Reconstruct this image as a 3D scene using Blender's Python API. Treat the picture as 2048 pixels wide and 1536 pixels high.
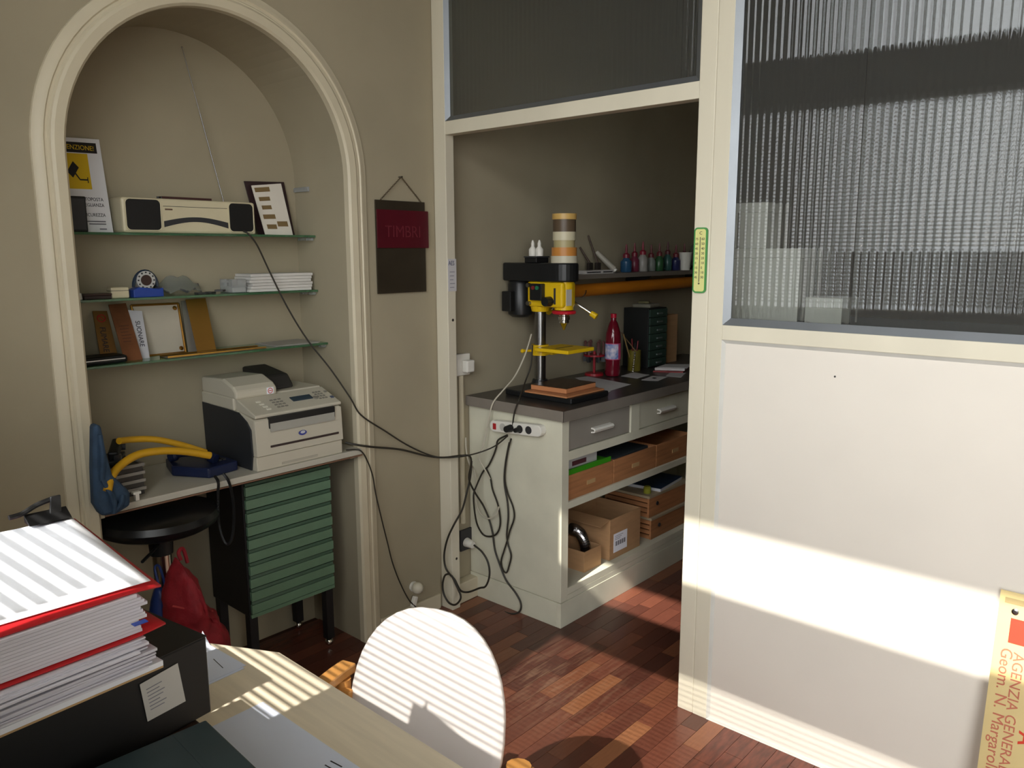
import bpy, bmesh, math, random
from mathutils import Vector, Matrix
random.seed(7)
for o in list(bpy.data.objects): bpy.data.objects.remove(o)
SC = bpy.context.scene
COL = SC.collection
# ------------------------------------------------------------------ camera
CAM_F, CAM_YAW, CAM_PITCH, CAM_ROLL, CAM_H = 1573.18, 0.728916, 0.167756, 0.002841, 1.58   # focal length in px of the 2048 x 1536 frame
fwd = Vector((math.cos(CAM_YAW)*math.cos(CAM_PITCH), math.sin(CAM_YAW)*math.cos(CAM_PITCH), -math.sin(CAM_PITCH)))
rgt = Vector((math.sin(CAM_YAW), -math.cos(CAM_YAW), 0)); dwn = fwd.cross(rgt)
c_, s_ = math.cos(CAM_ROLL), math.sin(CAM_ROLL)
RGT = c_*rgt + s_*dwn; DWN = -s_*rgt + c_*dwn
CPOS = Vector((0, 0, CAM_H))
cam = bpy.data.cameras.new('camera'); cam.sensor_width = 36; cam.lens = CAM_F/2048*36; cam.clip_start = 0.02
camo = bpy.data.objects.new('camera', cam); COL.objects.link(camo)
mw = Matrix.Identity(4)
for i in range(3): mw[i][0] = RGT[i]; mw[i][1] = -DWN[i]; mw[i][2] = -fwd[i]; mw[i][3] = CPOS[i]
camo.matrix_world = mw
SC.camera = camo
def ray(px, py): return RGT*((px-1024)/CAM_F) + DWN*((py-768)/CAM_F) + fwd
def _hit(px, py, ax, v):
    d = ray(px, py); t = (v-CPOS[ax])/d[ax]; return CPOS + d*t
def hx(px, py, x): return _hit(px, py, 0, x)
def hy(px, py, y): return _hit(px, py, 1, y)
def hz(px, py, z): return _hit(px, py, 2, z)
# ------------------------------------------------------------------ light
SUN_EL, SUN_AZ = math.radians(42.7), math.radians(7.5)
TS = math.tan(SUN_EL)/math.cos(SUN_AZ)
W = bpy.data.worlds.new('sky'); SC.world = W; W.use_nodes = True
bg = W.node_tree.nodes['Background']; bg.inputs[0].default_value = (0.94, 0.965, 0.98, 1); bg.inputs[1].default_value = 8.6
sd = Vector((math.cos(SUN_EL)*math.cos(SUN_AZ), math.cos(SUN_EL)*math.sin(SUN_AZ), -math.sin(SUN_EL)))
sun = bpy.data.lights.new('sun', 'SUN'); sun.energy = 9.5; sun.color = (1.0, 0.95, 0.87); sun.angle = math.radians(0.5)
suno = bpy.data.objects.new('sun', sun); COL.objects.link(suno); suno.location = (-4, 0, 5)
suno.rotation_euler = sd.to_track_quat('-Z', 'Y').to_euler()
def portal(y0, y1, z0, z1, x=-0.14):
    l = bpy.data.lights.new('window_daylight', 'AREA'); l.shape = 'RECTANGLE'; l.size = y1-y0; l.size_y = z1-z0; l.cycles.is_portal = True
    o = bpy.data.objects.new('window_daylight', l); COL.objects.link(o); o.location = (x, (y0+y1)/2, (z0+z1)/2)
    m = Matrix(((0, 0, -1), (1, 0, 0), (0, -1, 0)))   # local -Z looks along +X, local X along Y
    o.rotation_euler = m.to_euler()
vs = SC.view_settings; vs.view_transform = 'Standard'; vs.look = 'None'; vs.gamma = 1; vs.exposure = 0.0; vs.use_curve_mapping = False

# ------------------------------------------------------------------ helpers
def lin(c):
    out = []
    for v in c[:3]:
        v /= 255.0; out.append(v/12.92 if v <= 0.04045 else ((v+0.055)/1.055)**2.4)
    return tuple(out) + (1,)
MATS = {}
def mat(name, rgb, rough=0.5, metal=0.0, var=0.06, scale=6.0, bump=0.0, bscale=60.0, trans=0.0, ior=1.45, spec=0.5, stretch=(1, 1, 1), rgb2=None, rnd=0.0, alpha=1.0, coat=0.0, sheen=0.0):
    if name in MATS: return MATS[name]
    m = bpy.data.materials.new(name); m.use_nodes = True; MATS[name] = m
    nt = m.node_tree; p = nt.nodes['Principled BSDF']
    p.inputs['Roughness'].default_value = rough; p.inputs['Metallic'].default_value = metal
    p.inputs['IOR'].default_value = ior; p.inputs['Transmission Weight'].default_value = trans
    p.inputs['Specular IOR Level'].default_value = spec; p.inputs['Alpha'].default_value = alpha; p.inputs['Coat Weight'].default_value = coat
    p.inputs['Sheen Weight'].default_value = sheen
    tc = nt.nodes.new('ShaderNodeTexCoord'); mp = nt.nodes.new('ShaderNodeMapping'); nt.links.new(tc.outputs['Object'], mp.inputs[0])
    mp.inputs['Scale'].default_value = stretch
    a = lin(rgb); b = lin(rgb2) if rgb2 else tuple(min(1, v*(1-2*var)) for v in a[:3]) + (1,)
    no = nt.nodes.new('ShaderNodeTexNoise'); no.inputs['Scale'].default_value = scale; no.inputs['Detail'].default_value = 4
    nt.links.new(mp.outputs[0], no.inputs['Vector'])
    rp = nt.nodes.new('ShaderNodeValToRGB'); rp.color_ramp.elements[0].position = 0.35; rp.color_ramp.elements[1].position = 0.65
    rp.color_ramp.elements[0].color = b; rp.color_ramp.elements[1].color = a
    nt.links.new(no.outputs[0], rp.inputs[0]); col = rp.outputs[0]
    if rnd > 0:
        oi = nt.nodes.new('ShaderNodeObjectInfo'); mr = nt.nodes.new('ShaderNodeMapRange'); mr.inputs[3].default_value = 1-rnd; mr.inputs[4].default_value = 1+rnd
        nt.links.new(oi.outputs['Random'], mr.inputs[0]); hs = nt.nodes.new('ShaderNodeHueSaturation'); nt.links.new(mr.outputs[0], hs.inputs['Value']); nt.links.new(col, hs.inputs['Color']); col = hs.outputs[0]
    nt.links.new(col, p.inputs['Base Color'])
    if bump > 0:
        n2 = nt.nodes.new('ShaderNodeTexNoise'); n2.inputs['Scale'].default_value = bscale; nt.links.new(mp.outputs[0], n2.inputs['Vector'])
        bp = nt.nodes.new('ShaderNodeBump'); bp.inputs['Strength'].default_value = bump; bp.inputs['Distance'].default_value = 0.002
        nt.links.new(n2.outputs[0], bp.inputs['Height']); nt.links.new(bp.outputs[0], p.inputs['Normal'])
    return m

class MB:
    def __init__(s): s.v = []; s.f = []
    def add(s, vs, fs):
        n = len(s.v); s.v += [Vector(v) for v in vs]; s.f += [tuple(i+n for i in f) for f in fs]; return s
    def box(s, c, d, rz=0.0, rot=None):
        R = rot if rot is not None else Matrix.Rotation(rz, 3, 'Z'); c = Vector(c)
        vs = [c + R @ Vector((sx*d[0]/2, sy*d[1]/2, sz*d[2]/2)) for sz in (-1, 1) for sy in (-1, 1) for sx in (-1, 1)]
        return s.add(vs, [(0, 2, 3, 1), (4, 5, 7, 6), (0, 1, 5, 4), (2, 6, 7, 3), (0, 4, 6, 2), (1, 3, 7, 5)])
    def b2(s, x0, x1, y0, y1, z0, z1): return s.box(((x0+x1)/2, (y0+y1)/2, (z0+z1)/2), (abs(x1-x0), abs(y1-y0), abs(z1-z0)))
    def cyl(s, p0, p1, r0, r1=None, n=16, caps=True):
        p0 = Vector(p0); p1 = Vector(p1); r1 = r0 if r1 is None else r1
        d = (p1-p0).normalized(); u = d.orthogonal().normalized(); w = d.cross(u)
        vs = []
        for p, r in ((p0, r0), (p1, r1)):
            for i in range(n):
                a = 2*math.pi*i/n; vs.append(p + u*(r*math.cos(a)) + w*(r*math.sin(a)))
        fs = [(i, (i+1) % n, n+(i+1) % n, n+i) for i in range(n)]
        if caps: fs += [tuple(range(n-1, -1, -1)), tuple(range(n, 2*n))]
        return s.add(vs, fs)
    def tube(s, pts, r, n=8, closed=False):
        pts = [Vector(p) for p in pts]; N = len(pts); base = len(s.v); u = None
        for i, p in enumerate(pts):
            a = pts[(i-1) % N] if (closed or i > 0) else p; b = pts[(i+1) % N] if (closed or i < N-1) else p
            d = (b-a).normalized()
            u = d.orthogonal().normalized() if u is None else (u - d*u.dot(d)).normalized()
            w = d.cross(u); rr = r[i] if isinstance(r, (list, tuple)) else r
            for k in range(n):
                t = 2*math.pi*k/n; s.v.append(p + u*(rr*math.cos(t)) + w*(rr*math.sin(t)))
        for i in range(N if closed else N-1):
            j = (i+1) % N
            for k in range(n): s.f.append((base+i*n+k, base+i*n+(k+1) % n, base+j*n+(k+1) % n, base+j*n+k))
        if not closed: s.f.append(tuple(base+k for k in range(n-1, -1, -1))); s.f.append(tuple(base+(N-1)*n+k for k in range(n)))
        return s
    def lathe(s, prof, c, axis=(0, 0, 1), n=24):
        d = Vector(axis).normalized(); u = d.orthogonal().normalized(); w = d.cross(u); c = Vector(c); base = len(s.v)
        for r, h in prof:
            for k in range(n):
                t = 2*math.pi*k/n; s.v.append(c + d*h + u*(r*math.cos(t)) + w*(r*math.sin(t)))
        for i in range(len(prof)-1):
            for k in range(n): s.f.append((base+i*n+k, base+i*n+(k+1) % n, base+(i+1)*n+(k+1) % n, base+(i+1)*n+k))
        s.f.append(tuple(base+k for k in range(n-1, -1, -1))); s.f.append(tuple(base+(len(prof)-1)*n+k for k in range(n)))
        return s
    def prism(s, poly, ext):
        e = Vector(ext); n = len(poly); P = [Vector(p) for p in poly]
        return s.add(P + [p+e for p in P], [tuple(range(n-1, -1, -1)), tuple(range(n, 2*n))] + [(i, (i+1) % n, n+(i+1) % n, n+i) for i in range(n)])
    def ball(s, c, r, n=14, sc=(1, 1, 1)):
        c = Vector(c); base = len(s.v); rows = n//2
        for i in range(1, rows):
            ph = math.pi*i/rows
            for k in range(n): t = 2*math.pi*k/n; s.v.append(c + Vector((sc[0]*r*math.sin(ph)*math.cos(t), sc[1]*r*math.sin(ph)*math.sin(t), sc[2]*r*math.cos(ph))))
        top = len(s.v); s.v += [c+Vector((0, 0, sc[2]*r)), c-Vector((0, 0, sc[2]*r))]
        for i in range(rows-2):
            for k in range(n): s.f.append((base+i*n+k, base+(i+1)*n+k, base+(i+1)*n+(k+1) % n, base+i*n+(k+1) % n))
        for k in range(n): s.f.append((top, base+k, base+(k+1) % n)); s.f.append((top+1, base+(rows-2)*n+(k+1) % n, base+(rows-2)*n+k))
        return s
    def grid(s, fn, nu, nv):
        base = len(s.v)
        for i in range(nu+1):
            for j in range(nv+1): s.v.append(Vector(fn(i/nu, j/nv)))
        for i in range(nu):
            for j in range(nv): a = base+i*(nv+1)+j; s.f.append((a, a+nv+1, a+nv+2, a+1))
        return s
def wm(o): return (wm(o.parent) @ o.matrix_basis) if o.parent else o.matrix_basis.copy()
def tag(o, label=None, cat=None, group=None, kind=None):
    if label: o['label'] = label
    if cat: o['category'] = cat
    if group: o['group'] = group
    if kind: o['kind'] = kind
    return o
def part(name, mb, m, parent=None, bevel=0.0, smooth=False, solid=0.0, sub=0, local=False, angle=40):
    vs = mb.v
    if parent is not None and not local:
        inv = wm(parent).inverted(); vs = [inv @ v for v in vs]
    lo = Vector([min(v[i] for v in vs) for i in range(3)]); hi = Vector([max(v[i] for v in vs) for i in range(3)])
    c = Vector(((lo.x+hi.x)/2, (lo.y+hi.y)/2, lo.z))
    me = bpy.data.meshes.new(name); me.from_pydata([v-c for v in vs], [], mb.f); me.update()
    bm = bmesh.new(); bm.from_mesh(me); bmesh.ops.recalc_face_normals(bm, faces=bm.faces); bm.to_mesh(me); bm.free()
    if smooth:
        for p in me.polygons: p.use_smooth = True
        me.set_sharp_from_angle(angle=math.radians(angle))
    me.materials.append(m)
    o = bpy.data.objects.new(name, me); COL.objects.link(o); o.location = c
    if parent is not None: o.parent = parent
    if solid: md = o.modifiers.new('solid', 'SOLIDIFY'); md.thickness = solid; md.offset = 0
    if bevel: md = o.modifiers.new('bevel', 'BEVEL'); md.width = bevel; md.segments = 2; md.limit_method = 'ANGLE'; md.angle_limit = math.radians(40)
    if sub: md = o.modifiers.new('sub', 'SUBSURF'); md.levels = sub; md.render_levels = sub
    return o
def thing(name, label, cat, loc=(0, 0, 0), rz=0.0, group=None, kind=None):
    o = bpy.data.objects.new(name, None); COL.objects.link(o); o.location = loc; o.rotation_euler = (0, 0, rz); o.empty_display_size = 0.05
    return tag(o, label, cat, group, kind)
def solo(name, mb, m, label, cat, group=None, **k): return tag(part(name, mb, m, None, **k), label, cat, group)
def struct(name, mb, m, parent=None, **k):
    o = part(name, mb, m, parent, **k)
    if parent is None: o['kind'] = 'structure'
    return o
def text(name, s, m, parent, origin, ux, uy, size, depth=0.0006, align='LEFT', squeeze=1.0, bold=0.0):
    """flat lettering: origin = world point of the baseline start, ux/uy = world directions of writing and of letter height"""
    cu = bpy.data.curves.new(name, 'FONT'); cu.body = s; cu.size = size; cu.align_x = align; cu.extrude = depth/2; cu.offset = bold; cu.resolution_u = 3
    ob = bpy.data.objects.new(name, cu); COL.objects.link(ob)
    bpy.context.view_layer.update()
    me = bpy.data.meshes.new_from_object(ob.evaluated_get(bpy.context.evaluated_depsgraph_get()))
    bpy.data.objects.remove(ob)
    ux = Vector(ux).normalized(); uy = (Vector(uy) - ux*Vector(uy).dot(ux)).normalized(); o_ = Vector(origin)
    mb = MB(); un = ux.cross(uy)
    mb.v = [o_ + ux*(v.co.x*squeeze) + uy*v.co.y + un*v.co.z for v in me.vertices]; mb.f = [tuple(p.vertices) for p in me.polygons]
    return part(name, mb, m, parent)
def smoothpath(pts, n=8):
    P = [Vector(p) for p in pts]; out = []
    for i in range(len(P)-1):
        p0 = P[max(i-1, 0)]; p1 = P[i]; p2 = P[i+1]; p3 = P[min(i+2, len(P)-1)]
        for k in range(n):
            t = k/n; out.append(0.5*((2*p1) + (p2-p0)*t + (2*p0-5*p1+4*p2-p3)*t*t + (3*p1-p0-3*p2+p3)*t**3))
    return out + [P[-1]]
def copy_tree(o, parent=None):
    c = o.copy(); COL.objects.link(c); c.parent = parent
    for ch in list(o.children): copy_tree(ch, c)
    return c

# ------------------------------------------------------------------ materials of the room
WALL = mat('wall_paint', (162, 152, 128), 0.85, var=0.05, scale=2.5, bump=0.25, bscale=35)
CEIL = mat('ceiling_paint', (128, 118, 102), 0.9, var=0.03)
TRIM = mat('trim_cream', (204, 194, 168), 0.45, var=0.04, scale=5, bump=0.1, bscale=30)
CREAM = mat('partition_paint', (218, 211, 190), 0.45, var=0.04, scale=4, bump=0.12, bscale=25, stretch=(1, 1, 0.2))
PANEL = mat('partition_panel', (224, 217, 205), 0.5, var=0.02, scale=3)
BEADW = mat('bead_paint', (205, 204, 196), 0.4, var=0.05)
ALU = mat('bead_aluminium', (140, 144, 148), 0.45, 0.8, var=0.05)
WHITE = mat('white_plastic', (225, 222, 212), 0.35, var=0.02)
BLACK = mat('black_plastic', (22, 22, 23), 0.45, var=0.1)
RUBBER = mat('cord_rubber', (48, 44, 36), 0.55, var=0.1)
PAPER = mat('paper', (236, 238, 245), 0.7, var=0.01)
INK = mat('ink', (40, 40, 48), 0.6)
BRASS = mat('brass', (176, 135, 62), 0.28, 0.9, var=0.08)
CHROME = mat('chrome', (222, 218, 210), 0.18, 1.0, var=0.02)
STEEL = mat('steel', (150, 150, 150), 0.25, 1.0, var=0.06)
CARD = mat('cardboard', (178, 138, 98), 0.8, var=0.06, scale=9, stretch=(1, 1, 6))
WOODBOX = mat('crate_wood', (186, 128, 84), 0.6, var=0.14, scale=4, stretch=(1, 1, 14), bump=0.1, rnd=0.12)
BIRCH = mat('birch', (244, 230, 204), 0.38, var=0.07, scale=3, stretch=(14, 1, 1), coat=0.1)
PINE = mat('chair_wood', (214, 152, 82), 0.4, var=0.1, scale=5, stretch=(1, 1, 5), coat=0.2)

# ------------------------------------------------------------------ room shell
XP = 2.274            # face of the glazed partition
YA = 2.46             # face of the wall with the niche
XF, ZC = -0.05, 3.25  # inner face of the window wall, ceiling height
X1, Y0 = 4.75, -2.2
ax0, ax1, az = 0.869, 1.834, 1.852; AR = (ax1-ax0)/2; AC = (ax0+ax1)/2
arc = [(ax0, -0.06), (ax0, az)] + [(AC-AR*math.cos(math.pi*i/40), az+AR*math.sin(math.pi*i/40)) for i in range(1, 40)] + [(ax1, az), (ax1, -0.06)]
NY = 2.80
mb = MB()
def q(*p): mb.add(p, [tuple(range(len(p)))])
q((XF-0.1, YA, -0.06), (ax0, YA, -0.06), (ax0, YA, ZC), (XF-0.1, YA, ZC)); q((ax1, YA, -0.06), (X1, YA, -0.06), (X1, YA, ZC), (ax1, YA, ZC))
for i in range(1, len(arc)-2):
    (a, b), (c, d) = arc[i], arc[i+1]; q((a, YA, b), (c, YA, d), (c, YA, ZC), (a, YA, ZC))
for i in range(len(arc)-1):
    (a, b), (c, d) = arc[i], arc[i+1]; q((a, YA, b), (a, NY, b), (c, NY, d), (c, YA, d))
q(*[(a, NY, b) for a, b in arc])
wall_left = struct('wall_left', mb, WALL, smooth=True, angle=30)
wall_left['label'] = 'cream wall with a tall arched niche'
# moulding round the arch: stepped profile (across, out of the wall)
prof = [(-0.0022, -0.014), (-0.0022, 0.012), (0.005, 0.020), (0.030, 0.022), (0.038, 0.017), (0.042, 0.017), (0.046, 0.012), (0.052, 0.012), (0.056, 0.016), (0.066, 0.014), (0.074, 0.009), (0.084, 0.007), (0.086, 0.0)]
mb = MB(); path = []
for i, (a, b) in enumerate(arc):
    if i == 0 or i == 1: nrm = Vector((-1, 0, 0))
    elif i >= len(arc)-2: nrm = Vector((1, 0, 0))
    else: nrm = Vector((a-AC, 0, b-az)).normalized()
    for (u, w) in prof: mb.v.append(Vector((a, YA-w, b)) + nrm*u)
k = len(prof)
for i in range(len(arc)-1):
    for j in range(k-1): mb.f.append((i*k+j, i*k+j+1, (i+1)*k+j+1, (i+1)*k+j))
struct('trim_1', mb, TRIM, smooth=True, angle=25)['label'] = 'cream stepped moulding framing the arched niche'
mb = MB().b2(ax1+0.088, XP-0.015, YA-0.013, YA, 0, 0.068); struct('baseboard_left', mb, TRIM, bevel=0.003)
mb = MB().b2(XP+0.05, 2.5, YA-0.05, YA, 0, 0.095); struct('baseboard_back', mb, TRIM, bevel=0.004)
mb = MB().b2(XF-0.1, ax0-0.088, YA-0.013, YA, 0, 0.068); struct('baseboard_front', mb, TRIM, bevel=0.003)
mb = MB().b2(XF-0.1, X1, Y0, NY+0.02, ZC, ZC+0.1); struct('ceiling', mb, CEIL)
mb = MB().b2(X1, X1+0.1, Y0-0.1, NY, 0, ZC); struct('wall_back', mb, mat('back_wall_brown', (96, 84, 70), 0.8))
mb = MB().b2(XF-0.1, X1+0.1, Y0-0.1, Y0, 0, ZC); struct('wall_right', mb, WALL)
# window wall behind the camera: parapet with a step raised for shade, pier, transom box, lintel
def fx(xf): return (xf-XF)*TS           # height at the window wall of the light that lands at x = xf on the floor
ZW1, ZT1 = fx(2.405)+0.063, fx(2.775)
WY0, WY1, FANT, DY0, DY1 = -0.12, 1.60, 3.08, -1.45, -0.28
mb = MB()
mb.b2(XF-0.1, XF, WY1, YA, 0, ZC); mb.b2(XF-0.1, XF, Y0, DY0, 0, ZC); mb.b2(XF-0.1, XF, DY1, WY0, 0, ZC)
mb.b2(XF-0.1, XF, WY0, 0.86, 0, 1.57); mb.b2(XF-0.1, XF, 0.86, WY1, 0, 1.25)  # taller stretch of parapet added to keep sun off the near table

for a_, b_ in ((WY0, WY1), (DY0, DY1)): mb.b2(XF-0.1, XF, a_, b_, ZW1+0.03, ZT1); mb.b2(XF-0.1, XF, a_, b_, FANT, ZC)
struct('wall_front', mb, WALL)
portal(WY0, WY1, 1.25, ZW1); portal(WY0, WY1, ZT1, FANT); portal(DY0, DY1, 0.0, ZW1); portal(DY0, DY1, ZT1, FANT)
mb = MB().b2(-1.0, XF-0.1, -4, 5, fx(3.01)+(1.0+XF)*TS, fx(3.01)+(1.0+XF)*TS+0.16); struct('sun_cutoff_slab', mb, mat('concrete', (150, 145, 138), 0.9))['label'] = 'concrete slab added outside above the window to cut off the sun'  # unseen slab added to limit how far the sun reaches
mb = MB()
for y in (DY0+0.03, DY1-0.03): mb.b2(XF-0.09, XF-0.05, y-0.03, y+0.03, 0, ZW1+0.03)
mb.b2(XF-0.09, XF-0.05, DY0+0.06, DY1-0.06, ZW1-0.03, ZW1+0.03); struct('added_door', mb, CREAM)['label'] = 'cream frame of a street door opening added for more daylight'  # unseen doorway added to let in more sky and bounced sun
mb = MB()
for y in (WY0, WY1): mb.b2(XF-0.09, XF-0.05, y-0.03 if y > WY0 else y, y+0.03 if y < WY1 else y, 1.57 if y < 1 else 1.25, ZW1)
struct('window_1', mb, CREAM)['label'] = 'cream window frame above the table'
# ground outside
mb = MB().b2(-14, XF-0.1, -12, 12, -0.2, -0.06); struct('ground', mb, mat('street', (150, 146, 138), 0.9))
# venetian blind in the window
bl = thing('venetian_blind', 'fine slatted white venetian blind hanging in the window', 'blind', (XF-0.03, 0.05, 1.58))
part('headrail', MB().b2(XF-0.045, XF-0.012, WY0+0.02, WY1-0.005, ZW1, ZW1+0.0295), WHITE, bl)
SLAT = mat('slat', (225, 225, 220), 0.4, var=0.01)
zz = ZW1-0.012; first = None; rt = Matrix.Rotation(math.radians(22), 3, 'Y')
sl = MB().box((0, 0, 0), (0.025, WY1-WY0-0.03, 0.0006), rot=rt)
while zz > 1.585:
    if first is None: first = part('slat', MB().box((XF-0.03, (WY0+WY1)/2, zz), (0.025, WY1-WY0-0.03, 0.0006), rot=rt), SLAT, bl); zf = first.location.z; z0 = zz
    else:
        s2 = first.copy(); COL.objects.link(s2); s2.location.z = zf-(z0-zz)
    zz -= 0.021
while zz > 1.27:   # short slats beside the raised shading parapet
    s2 = part('slat', MB().box((XF-0.03, (0.88+WY1)/2, zz), (0.025, WY1-0.89, 0.0006), rot=rt), SLAT, bl); zz -= 0.021

# ------------------------------------------------------------------ floor of single parquet blocks
fl = struct('floor', MB().b2(XF-0.1, X1, Y0, NY+0.02, -0.06, -0.005), mat('floor_bed', (70, 36, 26), 0.6)); fl['label'] = 'red-brown hardwood parquet floor'
def plank_mat():
    m = mat('parquet', (128, 66, 44), 0.34, var=0.12, scale=7, stretch=(2, 16, 1), rnd=0.0, coat=0.15)
    nt = m.node_tree; p = nt.nodes['Principled BSDF']; src = p.inputs['Base Color'].links[0].from_socket
    oi = nt.nodes.new('ShaderNodeObjectInfo'); rp = nt.nodes.new('ShaderNodeValToRGB'); e = rp.color_ramp.elements
    e[0].color = lin((88, 50, 40)); e[1].color = lin((164, 110, 76)); e[1].position = 0.98
    for ps, c in ((0.3, (104, 60, 47)), (0.62, (120, 70, 54)), (0.8, (128, 76, 56)), (0.93, (152, 98, 66))): x = e.new(ps); x.color = lin(c)
    nt.links.new(oi.outputs['Random'], rp.inputs[0])
    mx = nt.nodes.new('ShaderNodeMix'); mx.data_type = 'RGBA'; mx.blend_type = 'MULTIPLY'; mx.inputs[0].default_value = 0.85
    nt.links.new(rp.outputs[0], mx.inputs[6])
    no = nt.nodes.new('ShaderNodeTexNoise'); no.inputs['Scale'].default_value = 9; no.inputs['Detail'].default_value = 5
    mp = [n for n in nt.nodes if n.type == 'MAPPING'][0]; nt.links.new(mp.outputs[0], no.inputs['Vector'])
    r2 = nt.nodes.new('ShaderNodeValToRGB'); r2.color_ramp.elements[0].color = (0.62, 0.6, 0.6, 1); r2.color_ramp.elements[1].color = (1.1, 1.1, 1.1, 1)
    nt.links.new(no.outputs[0], r2.inputs[0]); nt.links.new(r2.outputs[0], mx.inputs[7])
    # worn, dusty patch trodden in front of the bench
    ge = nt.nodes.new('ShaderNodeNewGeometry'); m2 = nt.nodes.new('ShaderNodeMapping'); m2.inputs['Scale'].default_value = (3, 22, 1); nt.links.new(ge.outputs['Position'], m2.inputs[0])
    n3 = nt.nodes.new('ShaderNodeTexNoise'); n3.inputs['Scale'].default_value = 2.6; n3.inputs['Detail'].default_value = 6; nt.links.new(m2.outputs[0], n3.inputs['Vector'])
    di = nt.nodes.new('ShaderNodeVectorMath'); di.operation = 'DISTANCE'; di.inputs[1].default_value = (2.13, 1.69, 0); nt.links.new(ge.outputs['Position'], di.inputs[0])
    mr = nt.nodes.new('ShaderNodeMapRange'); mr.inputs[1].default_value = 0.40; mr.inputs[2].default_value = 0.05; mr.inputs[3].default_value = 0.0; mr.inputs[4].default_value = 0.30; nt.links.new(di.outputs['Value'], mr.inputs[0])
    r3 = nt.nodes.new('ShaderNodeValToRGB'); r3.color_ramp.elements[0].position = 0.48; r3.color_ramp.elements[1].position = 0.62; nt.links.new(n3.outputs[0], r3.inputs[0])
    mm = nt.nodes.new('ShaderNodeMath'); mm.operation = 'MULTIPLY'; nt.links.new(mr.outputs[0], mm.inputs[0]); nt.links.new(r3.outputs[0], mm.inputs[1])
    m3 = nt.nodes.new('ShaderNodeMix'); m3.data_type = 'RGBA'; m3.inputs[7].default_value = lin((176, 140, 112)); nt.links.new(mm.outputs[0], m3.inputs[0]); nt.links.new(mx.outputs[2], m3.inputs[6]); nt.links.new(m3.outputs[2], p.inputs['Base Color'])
    return m
PQ = plank_mat(); PW, PL = 0.0605, 0.302; G = 0.0007
base_plank = None; rest = MB(); cnt = 0
rows = int((NY+0.02-Y0)/PW)
for r in range(rows):
    y = 1.62 + (r-60)*PW
    if y < Y0 or y+PW > NY: continue
    off = random.uniform(0, PL)
    x = XF-PL+off
    while x < X1:
        a, b = max(x, XF-0.02), min(x+PL, X1)
        if b-a > 0.01:
            near = 1.02 < y < 2.6 and 1.55 < x+PL and x < 3.25 and y > 0.75+0.3*(0) and (x < 2.6 or y < 1.95) and abs(b-a-PL) < 1e-6
            if near and cnt < 290:
                cnt += 1
                if base_plank is None:
                    base_plank = part('plank', MB().b2(a+G, b-G, y+G, y+PW-G, -0.005, 0.0), PQ, fl); bx, by = base_plank.location.x-a, base_plank.location.y-y
                else:
                    p2 = base_plank.copy(); COL.objects.link(p2); p2.location.x = a+bx; p2.location.y = y+by
            else: rest.b2(a+G, b-G, y+G, y+PW-G, -0.005, 0.0)
        x += PL
REST = mat('parquet_far', (112, 58, 42), 0.34, var=0.25, scale=4, stretch=(3.3, 16, 1), coat=0.15)
part('planks', rest, REST, fl)['kind'] = 'stuff'

# ------------------------------------------------------------------ glazed partition with doorway
pt = thing('wall_partition', 'cream painted partition with fluted glass and an open doorway', None, (XP, 1.2, 0), kind='structure')
PB = XP+0.048
part('jamb', MB().b2(XP, PB, 2.388, YA-0.002, 0, 2.75), CREAM, pt, bevel=0.003)
part('post', MB().b2(XP, PB, 1.2, 1.257, 0, 2.75), CREAM, pt, bevel=0.003)
part('stile', MB().b2(XP+0.0005, PB, 1.147, 1.1995, 0, 2.75), CREAM, pt, bevel=0.002)
part('header', MB().b2(XP+0.0004, PB, 1.257, 2.388, 2.041, 2.093), CREAM, pt, bevel=0.002)
part('rail', MB().b2(XP+0.0006, PB, Y0, 1.147, 1.302, 1.349), CREAM, pt, bevel=0.002)
part('top_rail', MB().b2(XP+0.0006, PB, Y0, 2.388, 2.75, 2.82), CREAM, pt, bevel=0.002)
part('upper_panel', MB().b2(XP+0.01, PB, Y0, YA-0.002, 2.82, ZC-0.002), WALL, pt)
part('stile', MB().b2(XP+0.0005, PB, -0.22, -0.13, 0, 2.75), CREAM, pt, bevel=0.002)
part('panel', MB().b2(XP+0.008, PB-0.01, -0.13, 1.147, 0.0, 1.302), PANEL, pt)
part('panel', MB().b2(XP+0.008, PB-0.01, Y0, -0.22, 0.0, 1.302), PANEL, pt)
def bead(a, b, w, inward, m, depth=0.012):
    """tapered glazing bead between two points of the frame edge; inward = unit vector towards the glass"""
    a = Vector(a); b = Vector(b); n = Vector(inward); t = (b-a).normalized(); X = Vector((1, 0, 0))
    q0 = [a, a+X*depth*1.2, a+n*w+t*w+X*depth*1.2, a+n*w+t*w+X*depth]; q1 = [b, b+X*depth*1.2, b+n*w-t*w+X*depth*1.2, b+n*w-t*w+X*depth]
    return part('bead', MB().add(q0+q1, [(0, 1, 2, 3), (4, 5, 6, 7), (0, 1, 5, 4), (1, 2, 6, 5), (2, 3, 7, 6), (3, 0, 4, 7)]), m, pt)
Xb = XP+0.0008
def frame_beads(y0, y1, z0, z1, w, m):
    bead((Xb, y0, z0), (Xb, y1, z0), w, (0, 0, 1), m); bead((Xb, y0, z1), (Xb, y1, z1), w, (0, 0, -1), m)
    bead((Xb, y0, z0), (Xb, y0, z1), w, (0, 1, 0), m); bead((Xb, y1, z0), (Xb, y1, z1), w, (0, -1, 0), m)
frame_beads(1.257, 2.388, 2.093, 2.75, 0.019, ALU)
frame_beads(-0.13, 1.147, 1.349, 2.75, 0.022, ALU)
frame_beads(-0.13, 1.147, 0.0, 1.302, 0.018, BEADW)
def glass_mat():
    m = mat('fluted_glass', (206, 210, 208), 0.02, trans=0.96, ior=1.38, var=0.0)
    return m
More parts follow.
